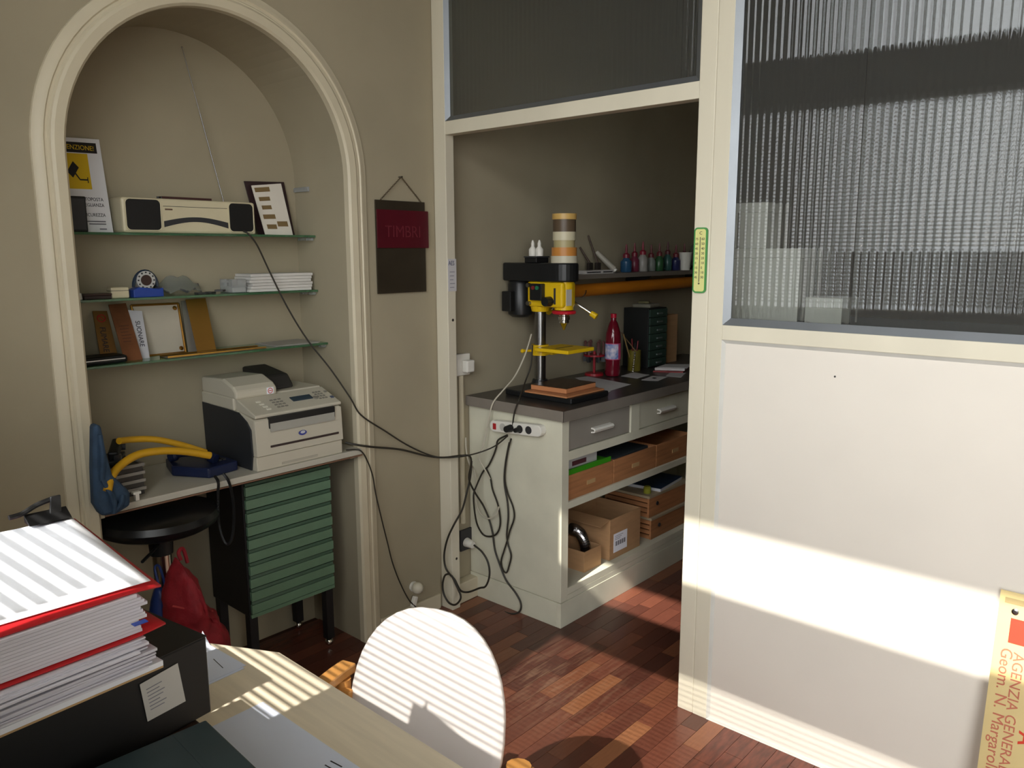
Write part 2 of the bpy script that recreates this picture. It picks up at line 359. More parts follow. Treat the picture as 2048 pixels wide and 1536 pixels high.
def pane(y0, y1, z0, z1, pitch=0.021, amp=0.0008):
    mb = MB(); n = int((y1-y0)/pitch); seg = 8; x0 = XP+0.016; N = n*seg
    for i in range(N+1):
        y = y0+(y1-y0)*i/N; dx = amp*(1-abs(math.sin(math.pi*i/seg)))*2
        mb.v += [Vector((x0+dx, y, z0)), Vector((x0+dx, y, z1))]
    for i in range(N): mb.f.append((2*i, 2*i+2, 2*i+3, 2*i+1))
    b = len(mb.v); mb.v += [Vector((x0+0.005, y0, z0)), Vector((x0+0.005, y0, z1)), Vector((x0+0.005, y1, z0)), Vector((x0+0.005, y1, z1))]
    mb.f.append((b, b+1, b+3, b+2)); mb.f.append((0, 1, b+1, b)); mb.f.append((2*N, b+2, b+3, 2*N+1))
    mb.f.append(tuple([2*i for i in range(N+1)] + [b+2, b])); mb.f.append(tuple([2*i+1 for i in range(N+1)] + [b+3, b+1]))
    return part('pane', mb, glass_mat(), pt, smooth=True, angle=70)
pane(1.27, 2.376, 2.105, 2.74); 
YS = hx(1716, 330, XP).y
pane(YS+0.001, 1.13, 1.366, 2.74); pane(-0.115, YS-0.001, 1.366, 2.74)

# ================================================================== the niche: shelves, desk and what stands on them
SHG = mat('shelf_glass', (128, 190, 140), 0.03, trans=0.8, ior=1.5, var=0.0)
CLEAR = mat('clear_plastic', (225, 228, 228), 0.12, trans=0.75, ior=1.3, var=0.0)
DARKGREY = mat('dark_grey', (52, 52, 54), 0.5, var=0.08)
CREAMPL = mat('cream_plastic', (206, 196, 164), 0.45, var=0.04)
def glass_shelf(z, yf, label, x0=ax0+0.004, x1=ax1-0.004):
    t = thing('glass_shelf', label, 'shelf', ((x0+x1)/2, NY-0.05, z), group=None)
    part('pane', MB().b2(x0, x1, yf, NY-0.004, z, z+0.008), SHG, t, bevel=0.001)
    for x in (x0+0.001, x1-0.001):
        s = 1 if x < AC else -1
        for y in (yf+0.03, NY-0.05):
            part('clip', MB().b2(x-0.003*s, x+0.016*s, y-0.012, y+0.012, z-0.012, z-0.0005), CLEAR, t)
    return t
glass_shelf(1.634, 2.665, 'top glass shelf carrying the cream radio')
glass_shelf(1.422, 2.665, 'middle glass shelf carrying the blue tape dispenser')
glass_shelf(1.216, 2.612, 'bottom glass shelf carrying the gold frame and sign plates')
S1, S2, S3 = 1.642, 1.430, 1.224
e = hx(605, 379, ax1)
solo('shelf_bracket', MB().b2(ax1-0.010, ax1-0.001, e.y-0.05, e.y+0.05, e.z-0.010, e.z+0.008), CLEAR, 'empty clear plastic bracket on the niche side above the top shelf', 'bracket', bevel=0.002)
def plate(name, tl, tr, br, bl, yt, yb, zb, th, m, label, cat, group=None, **k):
    """thin plate leaning back: bottom corners at depth yb on a shelf at zb, top corners at depth yt"""
    B0 = hy(bl[0], bl[1], yb); B1 = hy(br[0], br[1], yb); T0 = hy(tl[0], tl[1], yt); T1 = hy(tr[0], tr[1], yt)
    dz = zb-min(B0.z, B1.z)
    zmid = (B0.z+B1.z)/2
    for p in (B0, B1): p.z = zb
    ux = (B1-B0).normalized(); n = ux.cross((T0-B0).normalized()).normalized()   # towards the viewer
    if n.y > 0: n = -n
    t = thing(name, label, cat, (B0+B1)/2, group=group)
    f = part('board', MB().add([B0, B1, T1, T0, B0-n*th, B1-n*th, T1-n*th, T0-n*th], [(0, 1, 2, 3), (7, 6, 5, 4), (0, 4, 5, 1), (1, 5, 6, 2), (2, 6, 7, 3), (3, 7, 4, 0)]), m, t, **k)
    return t, B0, B1, T0, T1, n
def on(B0, B1, T0, T1, n, u, v, lift=0.0008): return B0 + (B1-B0)*u + (T0-B0)*v*(1-u) + (T1-B1)*v*u + n*lift
def patch(name, fr, u0, u1, v0, v1, m, parent, th=0.0006, lift=0.0004):
    a = [on(*fr, u, v, lift) for u, v in ((u0, v0), (u1, v0), (u1, v1), (u0, v1))]
    return part(name, MB().prism(a, fr[4]*th), m, parent)
# --- shelf 1
t, *fr = plate('warning_sign', (112, 273), (198, 279), (227, 466), (137, 466), 2.79, 2.735, S1, 0.0012, mat('sign_paper', (222, 222, 224), 0.6, var=0.01), 'white printed camera warning sheet leaning in the niche', 'sign')
YEL = mat('sign_yellow', (214, 178, 20), 0.5, var=0.02); SBLK = mat('sign_black', (24, 22, 22), 0.5)
patch('header_band', fr, -0.0+0.02, 0.90, 0.845, 0.955, SBLK, t)
patch('picture_field', fr, 0.1, 0.66, 0.46, 0.835, YEL, t)
UX = (fr[1]-fr[0]).normalized(); UY = (fr[2]-fr[0]).normalized()
text('lettering', 'ATTENZIONE!', YEL, t, on(*fr, 0.84, 0.872, 0.0014), UX, UY, 0.0215, align='RIGHT', squeeze=0.85)
for s, v, sz in (('AREA SOTTOPOSTA', 0.335, 0.016), ('A VIDEOSORVEGLIANZA', 0.275, 0.0155), ('PER LA VOSTRA SICUREZZA', 0.17, 0.0155)):
    text('lettering', s, INK, t, on(*fr, 0.88, v, 0.0008), UX, UY, sz, align='RIGHT', squeeze=0.8)
for v_, u_ in ((0.112, 0.40), (0.085, 0.48), (0.032, 0.70)): patch('print_line', fr, u_, 0.86, v_, v_+0.012, mat('print_grey', (110, 110, 116), 0.6), t)
def fpoly(name, fr, pts, m, parent, lift=0.0012): return part(name, MB().prism([on(*fr, u, v, lift) for u, v in pts], fr[4]*0.0005), m, parent)
fpoly('camera_symbol', fr, [(0.14, 0.64), (0.30, 0.75), (0.42, 0.685), (0.26, 0.575)], SBLK, t)
fpoly('camera_symbol', fr, [(0.30, 0.625), (0.325, 0.635), (0.42, 0.565), (0.58, 0.565), (0.58, 0.585), (0.60, 0.585), (0.60, 0.525), (0.58, 0.525), (0.58, 0.55), (0.41, 0.55)], SBLK, t)
a, b = hy(137, 392, 2.70), hy(174, 466, 2.70)
t = thing('desk_speaker', 'small black loudspeaker box in front of the warning sheet', 'speaker', ((a.x+b.x)/2, 2.70, S1))
part('cabinet', MB().b2(a.x-0.03, b.x, 2.685, 2.728, S1, a.z), BLACK, t, bevel=0.003); part('grille', MB().b2(a.x-0.025, b.x-0.005, 2.681, 2.6855, S1+0.006, a.z-0.006), DARKGREY, t, bevel=0.002)
# radio cassette player
rx0, rx1, ry, rz1 = 1.105, 1.583, 2.682, 1.757
rd = thing('radio', 'cream portable radio cassette player with black speakers and antenna', 'radio', ((rx0+rx1)/2, 2.735, S1))
part('body', MB().b2(rx0, rx1, ry, 2.785, S1, rz1), CREAMPL, rd, bevel=0.008)
def rrect(x0, x1, z0, z1, y, r, d, n=5):
    pts = []
    for cx, cz, a0 in ((x1-r, z1-r, 0), (x0+r, z1-r, 90), (x0+r, z0+r, 180), (x1-r, z0+r, 270)):
        for i in range(n+1): a = math.radians(a0+90*i/n); pts.append((cx+r*math.cos(a), y, cz+r*math.sin(a)))
    return MB().prism(pts, (0, d, 0))
for x0, x1 in ((rx0+0.011, rx0+0.128), (rx1-0.105, rx1-0.008)):
    s = part('speaker', rrect(x0, x1, S1+0.008, rz1-0.004, ry-0.001, 0.016, 0.012), BLACK, rd)
    part('speaker_rim', MB().tube([(p[0], ry-0.001, p[2]) for p in rrect(x0, x1, S1+0.008, rz1-0.004, ry, 0.016, 0.0).v[:24]], 0.0022, 6, closed=True), CREAMPL, s)
xa, xb = rx0+0.136, rx1-0.110
pts = [(xa+(xb-xa)*i/16, ry-0.0015, S1+0.040+0.016*math.sin(math.pi*i/16)) for i in range(17)]
part('dial_scale', MB().prism(pts + [(p[0], p[1], p[2]-0.020+0.004*math.sin(math.pi*i/16)) for i, p in reversed(list(enumerate(pts)))], (0, 0.003, 0)), DARKGREY, rd)
part('trim_line', MB().b2(xa, xb, ry-0.0008, ry+0.001, rz1-0.026, rz1-0.0245), DARKGREY, rd)
part('control_strip', MB().b2(xa+0.005, xb-0.05, ry+0.012, ry+0.05, rz1-0.002, rz1+0.008), mat('dark_red_plastic', (62, 34, 32), 0.45), rd)
for i in range(4): part('knob', MB().cyl((xa-0.005+i*0.012, ry+0.02, rz1-0.001), (xa-0.005+i*0.012, ry+0.02, rz1+0.007), 0.0045, n=12), BLACK, rd)
aw = [hy(447, 388, 2.74), hy(400, 228, 2.765), hy(364, 95, 2.79)]
an = part('antenna', MB().cyl((aw[0].x, 2.74, rz1-0.004), aw[1], 0.0022, 0.0020, 8).cyl(aw[1], aw[2], 0.0013, 0.0011, 8), STEEL, rd); part('antenna_tip', MB().ball(aw[2], 0.0035, 8), STEEL, an)
part('maker_badge', MB().b2(xa+0.006, xa+0.032, ry-0.0008, ry+0.001, rz1-0.038, rz1-0.033), mat('badge_brown', (96, 70, 56), 0.5), rd)
# plaque with stamp samples
plate('album', (488, 362), (568, 364), (590, 470), (517, 470), 2.79, 2.752, S1, 0.004, mat('album_maroon', (48, 30, 32), 0.5), 'dark maroon album cover behind the white sample card', 'album', bevel=0.001)
t, *fr = plate('sample_card', (503, 371), (562, 367), (586, 470), (531, 469), 2.768, 2.715, S1, 0.003, mat('card_white', (214, 208, 196), 0.6, var=0.02), 'white sample card with small brass labels beside the radio', 'card')
for u0, u1, v0, v1 in ((0.06, 0.56, 0.86, 0.95), (0.12, 0.49, 0.68, 0.76), (0.14, 0.47, 0.51, 0.59), (0.10, 0.52, 0.32, 0.41), (0.14, 0.48, 0.12, 0.21), (0.53, 0.90, 0.17, 0.27)):
    patch('brass_label', fr, u0, u1, v0, v1, mat('label_brass', (136, 114, 78), 0.4, 0.3), t)
# --- shelf 2
def at2(px, py, y): return hy(px, py, y)
c = at2(290, 556, 2.70); TB = mat('dispenser_blue', (34, 66, 150), 0.4)
td = thing('tape_dispenser', 'blue desk tape dispenser with a roll of clear tape', 'tape dispenser', (c.x, 2.70, S2))
part('base', MB().prism([(c.x-0.05, 2.678, S2), (c.x+0.05, 2.678, S2), (c.x+0.05, 2.678, S2+0.030), (c.x+0.036, 2.678, S2+0.026), (c.x-0.03, 2.678, S2+0.034), (c.x-0.05, 2.678, S2+0.026)], (0, 0.045, 0)), TB, td, bevel=0.002)
part('arch', MB().tube([(c.x+0.040*math.cos(a), 2.70, S2+0.034+0.052*math.sin(a)) for a in [math.pi*i/12 for i in range(13)]], 0.006, 6), mat('dispenser_dark', (38, 50, 66), 0.4), td)
rl = part('tape_roll', MB().lathe([(0.018, 0), (0.031, 0), (0.031, 0.02), (0.018, 0.02)], (c.x, 2.692, S2+0.056), (0, 1, 0)), mat('tape', (190, 190, 186), 0.3), td); part('core', MB().cyl((c.x, 2.690, S2+0.056), (c.x, 2.714, S2+0.056), 0.018), mat('tape_core', (60, 40, 34), 0.6), rl)
for k in range(12):
    a = 2*math.pi*k/12; part('gear_tooth', MB().box((c.x+0.026*math.cos(a), 2.6905, S2+0.056+0.026*math.sin(a)), (0.005, 0.002, 0.005), rot=Matrix.Rotation(-a, 3, 'Y')), DARKGREY, rl)
a, b = at2(220, 572, 2.69), at2(258, 590, 2.69)
t = thing('soap_block', 'small cream block on the middle shelf beside the tape dispenser', 'block', ((a.x+b.x)/2, 2.70, S2)); part('block', MB().b2(a.x, b.x, 2.685, 2.72, S2, S2+0.036), CREAMPL, t, bevel=0.004); part('lid_line', MB().b2(a.x-0.0005, b.x+0.0005, 2.6845, 2.7205, S2+0.024, S2+0.0255), DARKGREY, t)
a = at2(165, 592, 2.69); b = at2(220, 590, 2.69)
t = thing('ink_pad', 'flat dark ink pad lying on the middle shelf', 'ink pad', ((a.x+b.x)/2, 2.70, S2)); part('tin', MB().b2(a.x, b.x, 2.675, 2.735, S2, S2+0.012), mat('pad_dark', (46, 32, 30), 0.5), t, bevel=0.002); part('lid', MB().b2(a.x-0.001, b.x+0.001, 2.674, 2.736, S2+0.012, S2+0.018), mat('pad_lid', (58, 40, 36), 0.4), t, bevel=0.002)
a = at2(148, 585, 2.70); solo('eraser', MB().prism([(a.x-0.02, 2.685, S2), (a.x+0.02, 2.685, S2), (a.x+0.017, 2.685, S2+0.022), (a.x-0.02, 2.685, S2+0.022)], (0, 0.025, 0)), WHITE, 'white eraser at the end of the middle shelf', 'eraser', bevel=0.003)
KEYM = mat('rubber_grey', (58, 58, 56), 0.5)
for i, (px, w) in enumerate(((400, 0.03), (425, 0.025), (440, 0.035))):
    a = at2(px, 580, 2.70); solo('stamp_plate', MB().box((a.x, 2.70+0.018*(i % 2), S2+0.004+0.007*(i == 2)), (w, 0.03, 0.007), rz=0.4*i), KEYM, ('dark grey stamp plate lying alone on the middle shelf', 'dark grey stamp plate under another one on the middle shelf', 'dark grey stamp plate lying on top of another')[i], 'plate', bevel=0.001)
a = at2(485, 560, 2.70)
t = thing('paper_block', 'stack of white paper pads at the end of the middle shelf', 'paper', (1.69, 2.73, S2))
for i in range(6):
    part('pad', MB().box((1.675+0.004*(i % 3), 2.735, S2+0.006+0.0112*i), (0.265, 0.118, 0.0104), rz=0.012*((i*7) % 5-2)), mat('pad_paper', (206, 204, 198), 0.7, rnd=0.06), t, bevel=0.001)
t = thing('plastic_sleeve', 'clear plastic sleeve of cards beside the white paper pads', 'sleeve', (1.50, 2.73, S2))
part('sleeve', MB().b2(1.478, 1.536, 2.69, 2.78, S2, S2+0.05), CLEAR, t, bevel=0.003); part('card', MB().b2(1.481, 1.533, 2.694, 2.776, S2+0.003, S2+0.02), mat('pad_paper2', (190, 188, 182), 0.7), t)
a = at2(330, 540, 2.74)
solo('plastic_bag', MB().grid(lambda u, v: (a.x-0.04+0.16*u, 2.72+0.05*v+0.004*math.sin(9*u), S2+0.012+0.055*math.sin(math.pi*min(1, v*1.1))*(0.4+0.6*math.sin(math.pi*u))+0.006*math.sin(17*u+5*v)), 14, 8), mat('film', (232, 236, 236), 0.08, trans=0.95, ior=1.2, var=0.0), 'crumpled clear plastic bag behind the tape dispenser', 'bag', smooth=True, solid=0.0006)
# --- shelf 3
BRASSD = mat('aged_brass', (150, 112, 62), 0.4, 0.55, var=0.1); COP = mat('copper_plate', (150, 98, 66), 0.4, 0.5, var=0.14, scale=12)
t, *fr = plate('smoking_sign', (185, 622), (214, 622), (238, 722), (203, 722), 2.79, 2.70, S3, 0.003, BRASSD, 'narrow brass no smoking plate leaning on the niche wall', 'sign')
UX = (fr[1]-fr[0]).normalized(); UY = (fr[2]-fr[0]).normalized()
text('lettering', 'FUMARE', INK, t, on(*fr, 0.26, 0.68, 0.0008), -UY, UX, 0.026, squeeze=0.95)
cc = on(*fr, 0.5, 0.85, 0.0012); nn = fr[4]
part('symbol_ring', MB().tube([cc + UX*0.013*math.cos(2*math.pi*i/20) + UY*0.013*math.sin(2*math.pi*i/20) for i in range(20)], 0.0016, 6, closed=True).cyl(cc-UX*0.009+UY*0.009, cc+UX*0.009-UY*0.009, 0.0014, n=6), mat('sign_red', (176, 40, 34), 0.5), t)
t, *fr = plate('copper_plaque', (217, 609), (252, 606), (286, 722), (250, 724), 2.775, 2.665, S3, 0.004, COP, 'engraved copper plaque leaning in front of the gold frame', 'plaque', bevel=0.001)
for i in range(6): patch('engraved_line', fr, 0.22, 0.78-0.06*(i % 3), 0.60-i*0.055, 0.612-i*0.055, mat('engraving', (96, 56, 40), 0.6), t)
t, *fr = plate('ring_sign', (256, 620), (284, 622), (300, 720), (276, 721), 2.768, 2.690, S3, 0.003, mat('sign_silver', (196, 196, 200), 0.4, var=0.02), 'white plate lettered SUONARE leaning inside the gold frame', 'sign')
UX = (fr[1]-fr[0]).normalized(); UY = (fr[2]-fr[0]).normalized()
text('lettering', 'SUONARE', INK, t, on(*fr, 0.36, 0.78, 0.0008), -UY, UX, 0.022, squeeze=0.95)
# gold frame
F = [hy(262, 611, 2.793), hy(356, 607, 2.793), hy(372, 716, 2.745), hy(288, 716, 2.745)]
for p in F[2:]: p.z = S3
gf = thing('picture_frame', 'thin gold picture frame standing against the niche wall', 'frame', (F[2]+F[3])/2)
GOLD = mat('gold', (170, 124, 56), 0.28, 0.85, var=0.06)
for i in range(4): part('frame_bar', MB().cyl(F[i], F[(i+1) % 4], 0.0042, n=8), GOLD, gf)
part('picture', MB().prism([p+Vector((0, 0.002, 0)) for p in F], (0, 0.0015, 0)), mat('frame_paper', (190, 182, 164), 0.6), gf)
for i, s in ((1, (-1, -1)), (2, (-1, 1))):
    ctr = F[i] + (F[0 if i == 1 else 3]-F[i])*0.09 + (F[2 if i == 1 else 1]-F[i])*0.09
    part('corner_rosette', MB().lathe([(0.002, 0), (0.008, 0.001), (0.006, 0.003), (0.002, 0.004)], ctr, (0, -1, 0.3), 10), GOLD, gf)
plate('steel_sheet', (362, 602), (384, 600), (408, 716), (378, 716), 2.794, 2.70, S3, 0.002, mat('sheet_grey', (150, 146, 138), 0.35, 0.5), 'narrow grey metal sheet beside the gold frame', 'sheet')
plate('brass_plate', (371, 599), (411, 596), (434, 712), (396, 714), 2.788, 2.672, S3, 0.003, mat('dull_brass', (158, 116, 52), 0.42, 0.5, var=0.06), 'plain dull brass plate leaning next to the gold frame', 'plate', bevel=0.0005)
t = thing('brass_tray', 'flat brass edged tray lying along the bottom shelf', 'tray', (1.43, 2.68, S3))
a = hz(300, 702, S3+0.004); 
part('tray_plate', MB().b2(1.19, 1.56, 2.618, 2.68, S3, S3+0.003), mat('tray_dark', (92, 84, 66), 0.3, 0.4), t)
for y in (2.618, 2.676): part('rim', MB().b2(1.19, 1.56, y, y+0.004, S3+0.003, S3+0.008), BRASS, t)
t = thing('paper_sheets', 'loose grey sheets lying at the end of the bottom shelf', 'paper', (1.70, 2.70, S3))
for i in range(3): part('sheet', MB().box((1.70+0.004*i, 2.70, S3+0.0012+0.0016*i), (0.19, 0.15, 0.0012), rz=0.03*i-0.03), mat('grey_sheet', (168, 164, 156), 0.7), t)
a = hy(195, 722, 2.66)
t = thing('pouch', 'black zip pouch at the end of the bottom shelf', 'pouch', (0.97, 2.68, S3)); part('pouch_body', MB().box((0.985, 2.675, S3+0.013), (0.16, 0.09, 0.026), rz=0.05), BLACK, t, bevel=0.009); part('zip', MB().box((0.985, 2.63, S3+0.015), (0.145, 0.002, 0.003), rz=0.05), STEEL, t)

# --- desk board and printer
DZ = 0.822
t = thing('desk', 'narrow grey white desk board spanning the arched niche', 'desk', (AC, 2.6, 0.80))
part('board', MB().b2(ax0+0.003, ax1-0.003, 2.418, NY-0.003, 0.801, DZ), mat('desk_laminate', (190, 186, 172), 0.4, var=0.03), t, bevel=0.002)
part('edge_strip', MB().b2(ax0+0.003, ax1-0.003, 2.4165, 2.4185, 0.7955, 0.8005), mat('edge_brown', (120, 88, 66), 0.5), t)
part('batten', MB().b2(ax0+0.002, ax0+0.022, 2.47, NY-0.004, 0.776, 0.8005), TRIM, t); part('batten', MB().b2(ax1-0.022, ax1-0.002, 2.47, NY-0.004, 0.776, 0.8005), TRIM, t)
PX0, PX1, PY = 1.384, 1.748, 2.428
BEIGE = mat('printer_beige', (196, 190, 172), 0.45, var=0.02); PDARK = mat('printer_dark', (40, 42, 46), 0.5)
pr = thing('printer', 'beige multifunction laser printer with dark side and document feeder', 'printer', ((PX0+PX1)/2, 2.6, DZ))
def sec(pts, x0, x1): return MB().prism([(x0, y, z) for y, z in pts], (x1-x0, 0, 0))
zf = lambda px, py: hy(px, py, PY).z
z1 = DZ+0.052; zb = zf(508, 846); zt = zf(690, 800)
part('paper_cassette', sec([(PY, DZ), (2.78, DZ), (2.78, z1-0.001), (PY, z1-0.001)], PX0+0.002, PX1-0.002), BEIGE, pr, bevel=0.003)
part('cassette_grip', MB().b2(PX0+0.10, PX0+0.25, PY-0.002, PY+0.004, DZ+0.008, DZ+0.016), mat('printer_beige2', (180, 174, 158), 0.5), pr)
part('side_panel', sec([(PY+0.03, DZ+0.001), (2.775, DZ+0.001), (2.785, zt+0.005), (PY+0.10, zt-0.002), (PY+0.045, zt-0.030), (PY+0.022, zb-0.03), (PY+0.018, DZ+0.06)], PX0-0.004, PX0+0.004), PDARK, pr, bevel=0.002)
part('body', sec([(PY+0.004, z1), (2.775, z1), (2.785, zt), (PY+0.12, zt+0.001), (PY+0.004, zb+0.006)], PX0+0.002, PX1-0.002), BEIGE, pr, bevel=0.003)
part('front_cover', sec([(PY-0.006, z1+0.001), (PY+0.006, z1+0.001), (PY+0.006, zb+0.004), (PY, zb+0.004)], PX0+0.002, PX1), BEIGE, pr, bevel=0.002)
oz0, oz1 = zf(536, 864), zf(666, 812)
part('output_slot', MB().b2(PX0+0.055, PX1-0.035, PY-0.008, PY+0.004, oz0+0.012, oz1), BLACK, pr)
part('output_tray', MB().add([(PX0+0.057, PY-0.009, oz0), (PX1-0.037, PY-0.009, oz0), (PX1-0.037, PY-0.0075, oz1-0.022), (PX0+0.057, PY-0.0075, oz1-0.022)], [(0, 1, 2, 3)]), mat('tray_grey', (168, 166, 156), 0.4), pr, solid=0.001)
hz0 = zf(605, 884)
part('manual_feed_slot', MB().b2(PX0+0.055, PX1-0.02, PY-0.0085, PY-0.004, z1+0.026, z1+0.034), mat('slot_brown', (58, 44, 42), 0.5), pr, bevel=0.002)
lc = hy(605, 861, PY-0.008)
lg = part('badge', MB().lathe([(0.0165, 0), (0.0165, 0.002)], lc, (0, -1, 0), 24), mat('badge_blue', (58, 68, 150), 0.3), pr); lg.scale.z = 0.55
lw = part('badge_centre', MB().lathe([(0.010, 0), (0.010, 0.0025)], lc, (0, -1, 0), 20), mat('badge_silver', (200, 204, 216), 0.3, 0.4), pr); lw.scale.z = 0.5
# sloping control panel
CP = [(PY+0.002, zb+0.010), (PY+0.000, zb+0.022), (PY+0.125, zt+0.042), (PY+0.13, zt+0.0)]
cp = part('control_panel', sec(CP, PX0+0.006, PX1+0.002), BEIGE, pr, bevel=0.004)
cy0, cz0 = CP[1]; cy1, cz1 = CP[2]; sl = Vector((0, cy1-cy0, cz1-cz0)); sn = Vector((0, -(cz1-cz0), cy1-cy0)).normalized(); sdir = sl.normalized()
srot = Matrix(((1, 0, 0), (0, sdir.y, sn.y), (0, sdir.z, sn.z)))
def onp(x, t, d, m, nm, parent=cp): return part(nm, MB().box(Vector((x, cy0, cz0)) + sl*t + sn*d[2]/2, d, rot=srot), m, parent)
onp(PX0+0.235, 0.52, (0.085, 0.03, 0.003), mat('lcd', (58, 70, 84), 0.15), 'display')
BTN = mat('button_grey', (136, 132, 122), 0.5); BTW = mat('button_light', (226, 222, 206), 0.5)
for r in range(4): onp(PX0+0.068+0.003*r, 0.66-0.14*r, (0.017, 0.008, 0.003), BTW, 'button')
for cidx in range(3):
    for r in range(4): onp(PX0+0.118+0.016*cidx, 0.64-0.13*r, (0.011, 0.006, 0.003), BTN, 'button'); onp(PX0+0.302+0.013*cidx, 0.70-0.12*r, (0.008, 0.007, 0.003), BTN, 'button')
part('jog_wheel', MB().lathe([(0.011, 0), (0.011, 0.003), (0.008, 0.004)], Vector((PX0+0.287, cy0, cz0)) + sl*0.42, sn, 16), BTN, cp)
onp(PX0+0.352, 0.32, (0.012, 0.012, 0.003), mat('start_button', (76, 86, 112), 0.4), 'start_button'); onp(PX0+0.352, 0.66, (0.010, 0.010, 0.003), BTN, 'button')
part('scanner_lid', sec([(PY+0.13, zt), (2.787, zt+0.002), (2.787, zt+0.045), (PY+0.13, zt+0.045)], PX0-0.002, PX1), BEIGE, pr, bevel=0.005)
lt = zt+0.045
part('document_feeder', sec([(PY+0.115, lt-0.006), (2.786, lt-0.002), (2.786, lt+0.055), (PY+0.20, lt+0.062), (PY+0.135, lt+0.040), (PY+0.112, lt+0.022)], PX0+0.000, PX0+0.165), BEIGE, pr, bevel=0.008)
part('feeder_tray', sec([(PY+0.16, lt+0.002), (2.786, lt+0.012), (2.788, lt+0.075), (PY+0.20, lt+0.052), (PY+0.17, lt+0.018)], PX0+0.166, PX0+0.27), mat('feeder_black', (44, 42, 40), 0.5), pr, bevel=0.010)
bc = Vector((PX0+0.135, PY+0.1105, lt+0.012))
st = part('sticker', MB().box(bc, (0.028, 0.001, 0.024)), PAPER, pr)
part('sticker_mark', MB().tube([bc + Vector((0.009*math.cos(2*math.pi*i/16), -0.0008, 0.009*math.sin(2*math.pi*i/16))) for i in range(16)], 0.0014, 5, closed=True).box(bc+Vector((0, -0.0008, 0)), (0.012, 0.001, 0.003)), mat('sticker_red', (206, 84, 62), 0.5), st)

# --- left half of the desk: denim bag with yellow handles, letter trays, phone
DEN = mat('denim', (52, 74, 98), 0.85, var=0.15, scale=30, bump=0.3, bscale=200)
db = thing('denim_bag', 'blue denim bag with thick yellow handles hanging at the niche edge', 'bag', (0.93, 2.44, DZ))
bp = [(188, 850), (203, 850), (214, 905), (226, 950), (262, 985), (262, 1012), (236, 1028), (205, 1034), (190, 1010), (187, 940)]
fr2 = [hy(px, py, 2.398) for px, py in bp]; bk = [hy(px, py, 2.415) + Vector((0.004, 0, 0)) for px, py in bp]
mb = MB(); ncz = len(fr2); cf = sum(fr2, Vector())/ncz + Vector((0, -0.035, 0)); cb = sum(bk, Vector())/ncz
mb.add(fr2+bk+[cf, cb], [(i, (i+1) % ncz, ncz+(i+1) % ncz, ncz+i) for i in range(ncz)] + [(i, (i+1) % ncz, 2*ncz) for i in range(ncz)] + [(ncz+i, 2*ncz+1, ncz+(i+1) % ncz) for i in range(ncz)])
part('bag_body', MB().prism([hy(px, py, 2.368) for px, py in bp], (0.002, 0.046, 0)), DEN, db, bevel=0.012, smooth=True, angle=60)
for k_, (pa, pb_) in enumerate((((205, 960), (230, 1020)), ((222, 985), (228, 1026)), ((245, 990), (232, 1022)), ((200, 870), (203, 960)))): part('fold', MB().tube(smoothpath([hy(*pa, 2.367), hy((pa[0]+pb_[0])/2+4, (pa[1]+pb_[1])/2, 2.360), hy(*pb_, 2.367)]), 0.007, 8), DEN, db, smooth=True)
YTUBE = mat('yellow_rubber', (208, 158, 30), 0.45, var=0.05)
P1 = smoothpath([hy(215, 982, 2.362), hy(222, 955, 2.385), hy(240, 932, 2.42), hy(275, 910, 2.44), hy(320, 902, 2.45), hy(370, 903, 2.455), hy(420, 911, 2.455)])
P2 = smoothpath([hy(238, 882, 2.47), hy(265, 879, 2.50), hy(310, 879, 2.51), hy(360, 889, 2.515), hy(412, 905, 2.50)])
part('handle', MB().tube(P1, 0.0125, 12), YTUBE, db, smooth=True); part('handle', MB().tube(P2, 0.0105, 12), YTUBE, db, smooth=True)
bt = hz(205, 985, DZ+0.02)
tr = thing('letter_tray', 'stack of dark letter trays with white rims on the desk', 'tray', (0.99, 2.6, DZ))
TRD = mat('tray_plastic', (48, 44, 40), 0.5); TRW = mat('tray_rim', (136, 132, 124), 0.5)
for i in range(4):
    part('tray', MB().b2(0.905, 1.018, 2.475, 2.70, DZ+0.001+0.0255*i, DZ+0.020+0.0255*i), TRD, tr); part('rim', MB().b2(0.903, 1.022, 2.470, 2.476, DZ+0.016+0.0255*i, DZ+0.0255+0.0255*i), TRW, tr); part('rim', MB().b2(1.018, 1.023, 2.471, 2.70, DZ+0.016+0.0255*i, DZ+0.0255+0.0255*i), TRW, tr)
zt4 = DZ+0.104
st = thing('stapler', 'black heavy stapler lying on the letter trays', 'stapler', (0.98, 2.56, zt4))
part('base', MB().box((0.975, 2.56, zt4+0.006), (0.035, 0.13, 0.012), rz=-0.5), BLACK, st, bevel=0.003); part('arm', MB().box((0.975, 2.565, zt4+0.034), (0.03, 0.125, 0.030), rot=Matrix.Rotation(-0.5, 3, 'Z') @ Matrix.Rotation(0.15, 3, 'X')), BLACK, st, bevel=0.006); part('hinge', MB().cyl((0.985, 2.62, zt4+0.03), (1.02, 2.60, zt4+0.03), 0.012), DARKGREY, st); part('pusher', MB().box((0.955, 2.50, zt4+0.022), (0.02, 0.02, 0.02), rz=-0.5), STEEL, st)
NAVY = mat('phone_navy', (24, 34, 66), 0.4, var=0.05)
ph = thing('telephone', 'dark navy desk telephone with coiled cord beside the printer', 'telephone', (1.24, 2.60, DZ))
part('phone_body', MB().prism([(1.165, 2.60, DZ+0.001), (1.235, 2.475, DZ+0.001), (1.355, 2.50, DZ+0.001), (1.355, 2.70, DZ+0.001), (1.20, 2.72, DZ+0.001)], (0, 0, 0.035)), NAVY, ph, bevel=0.006)
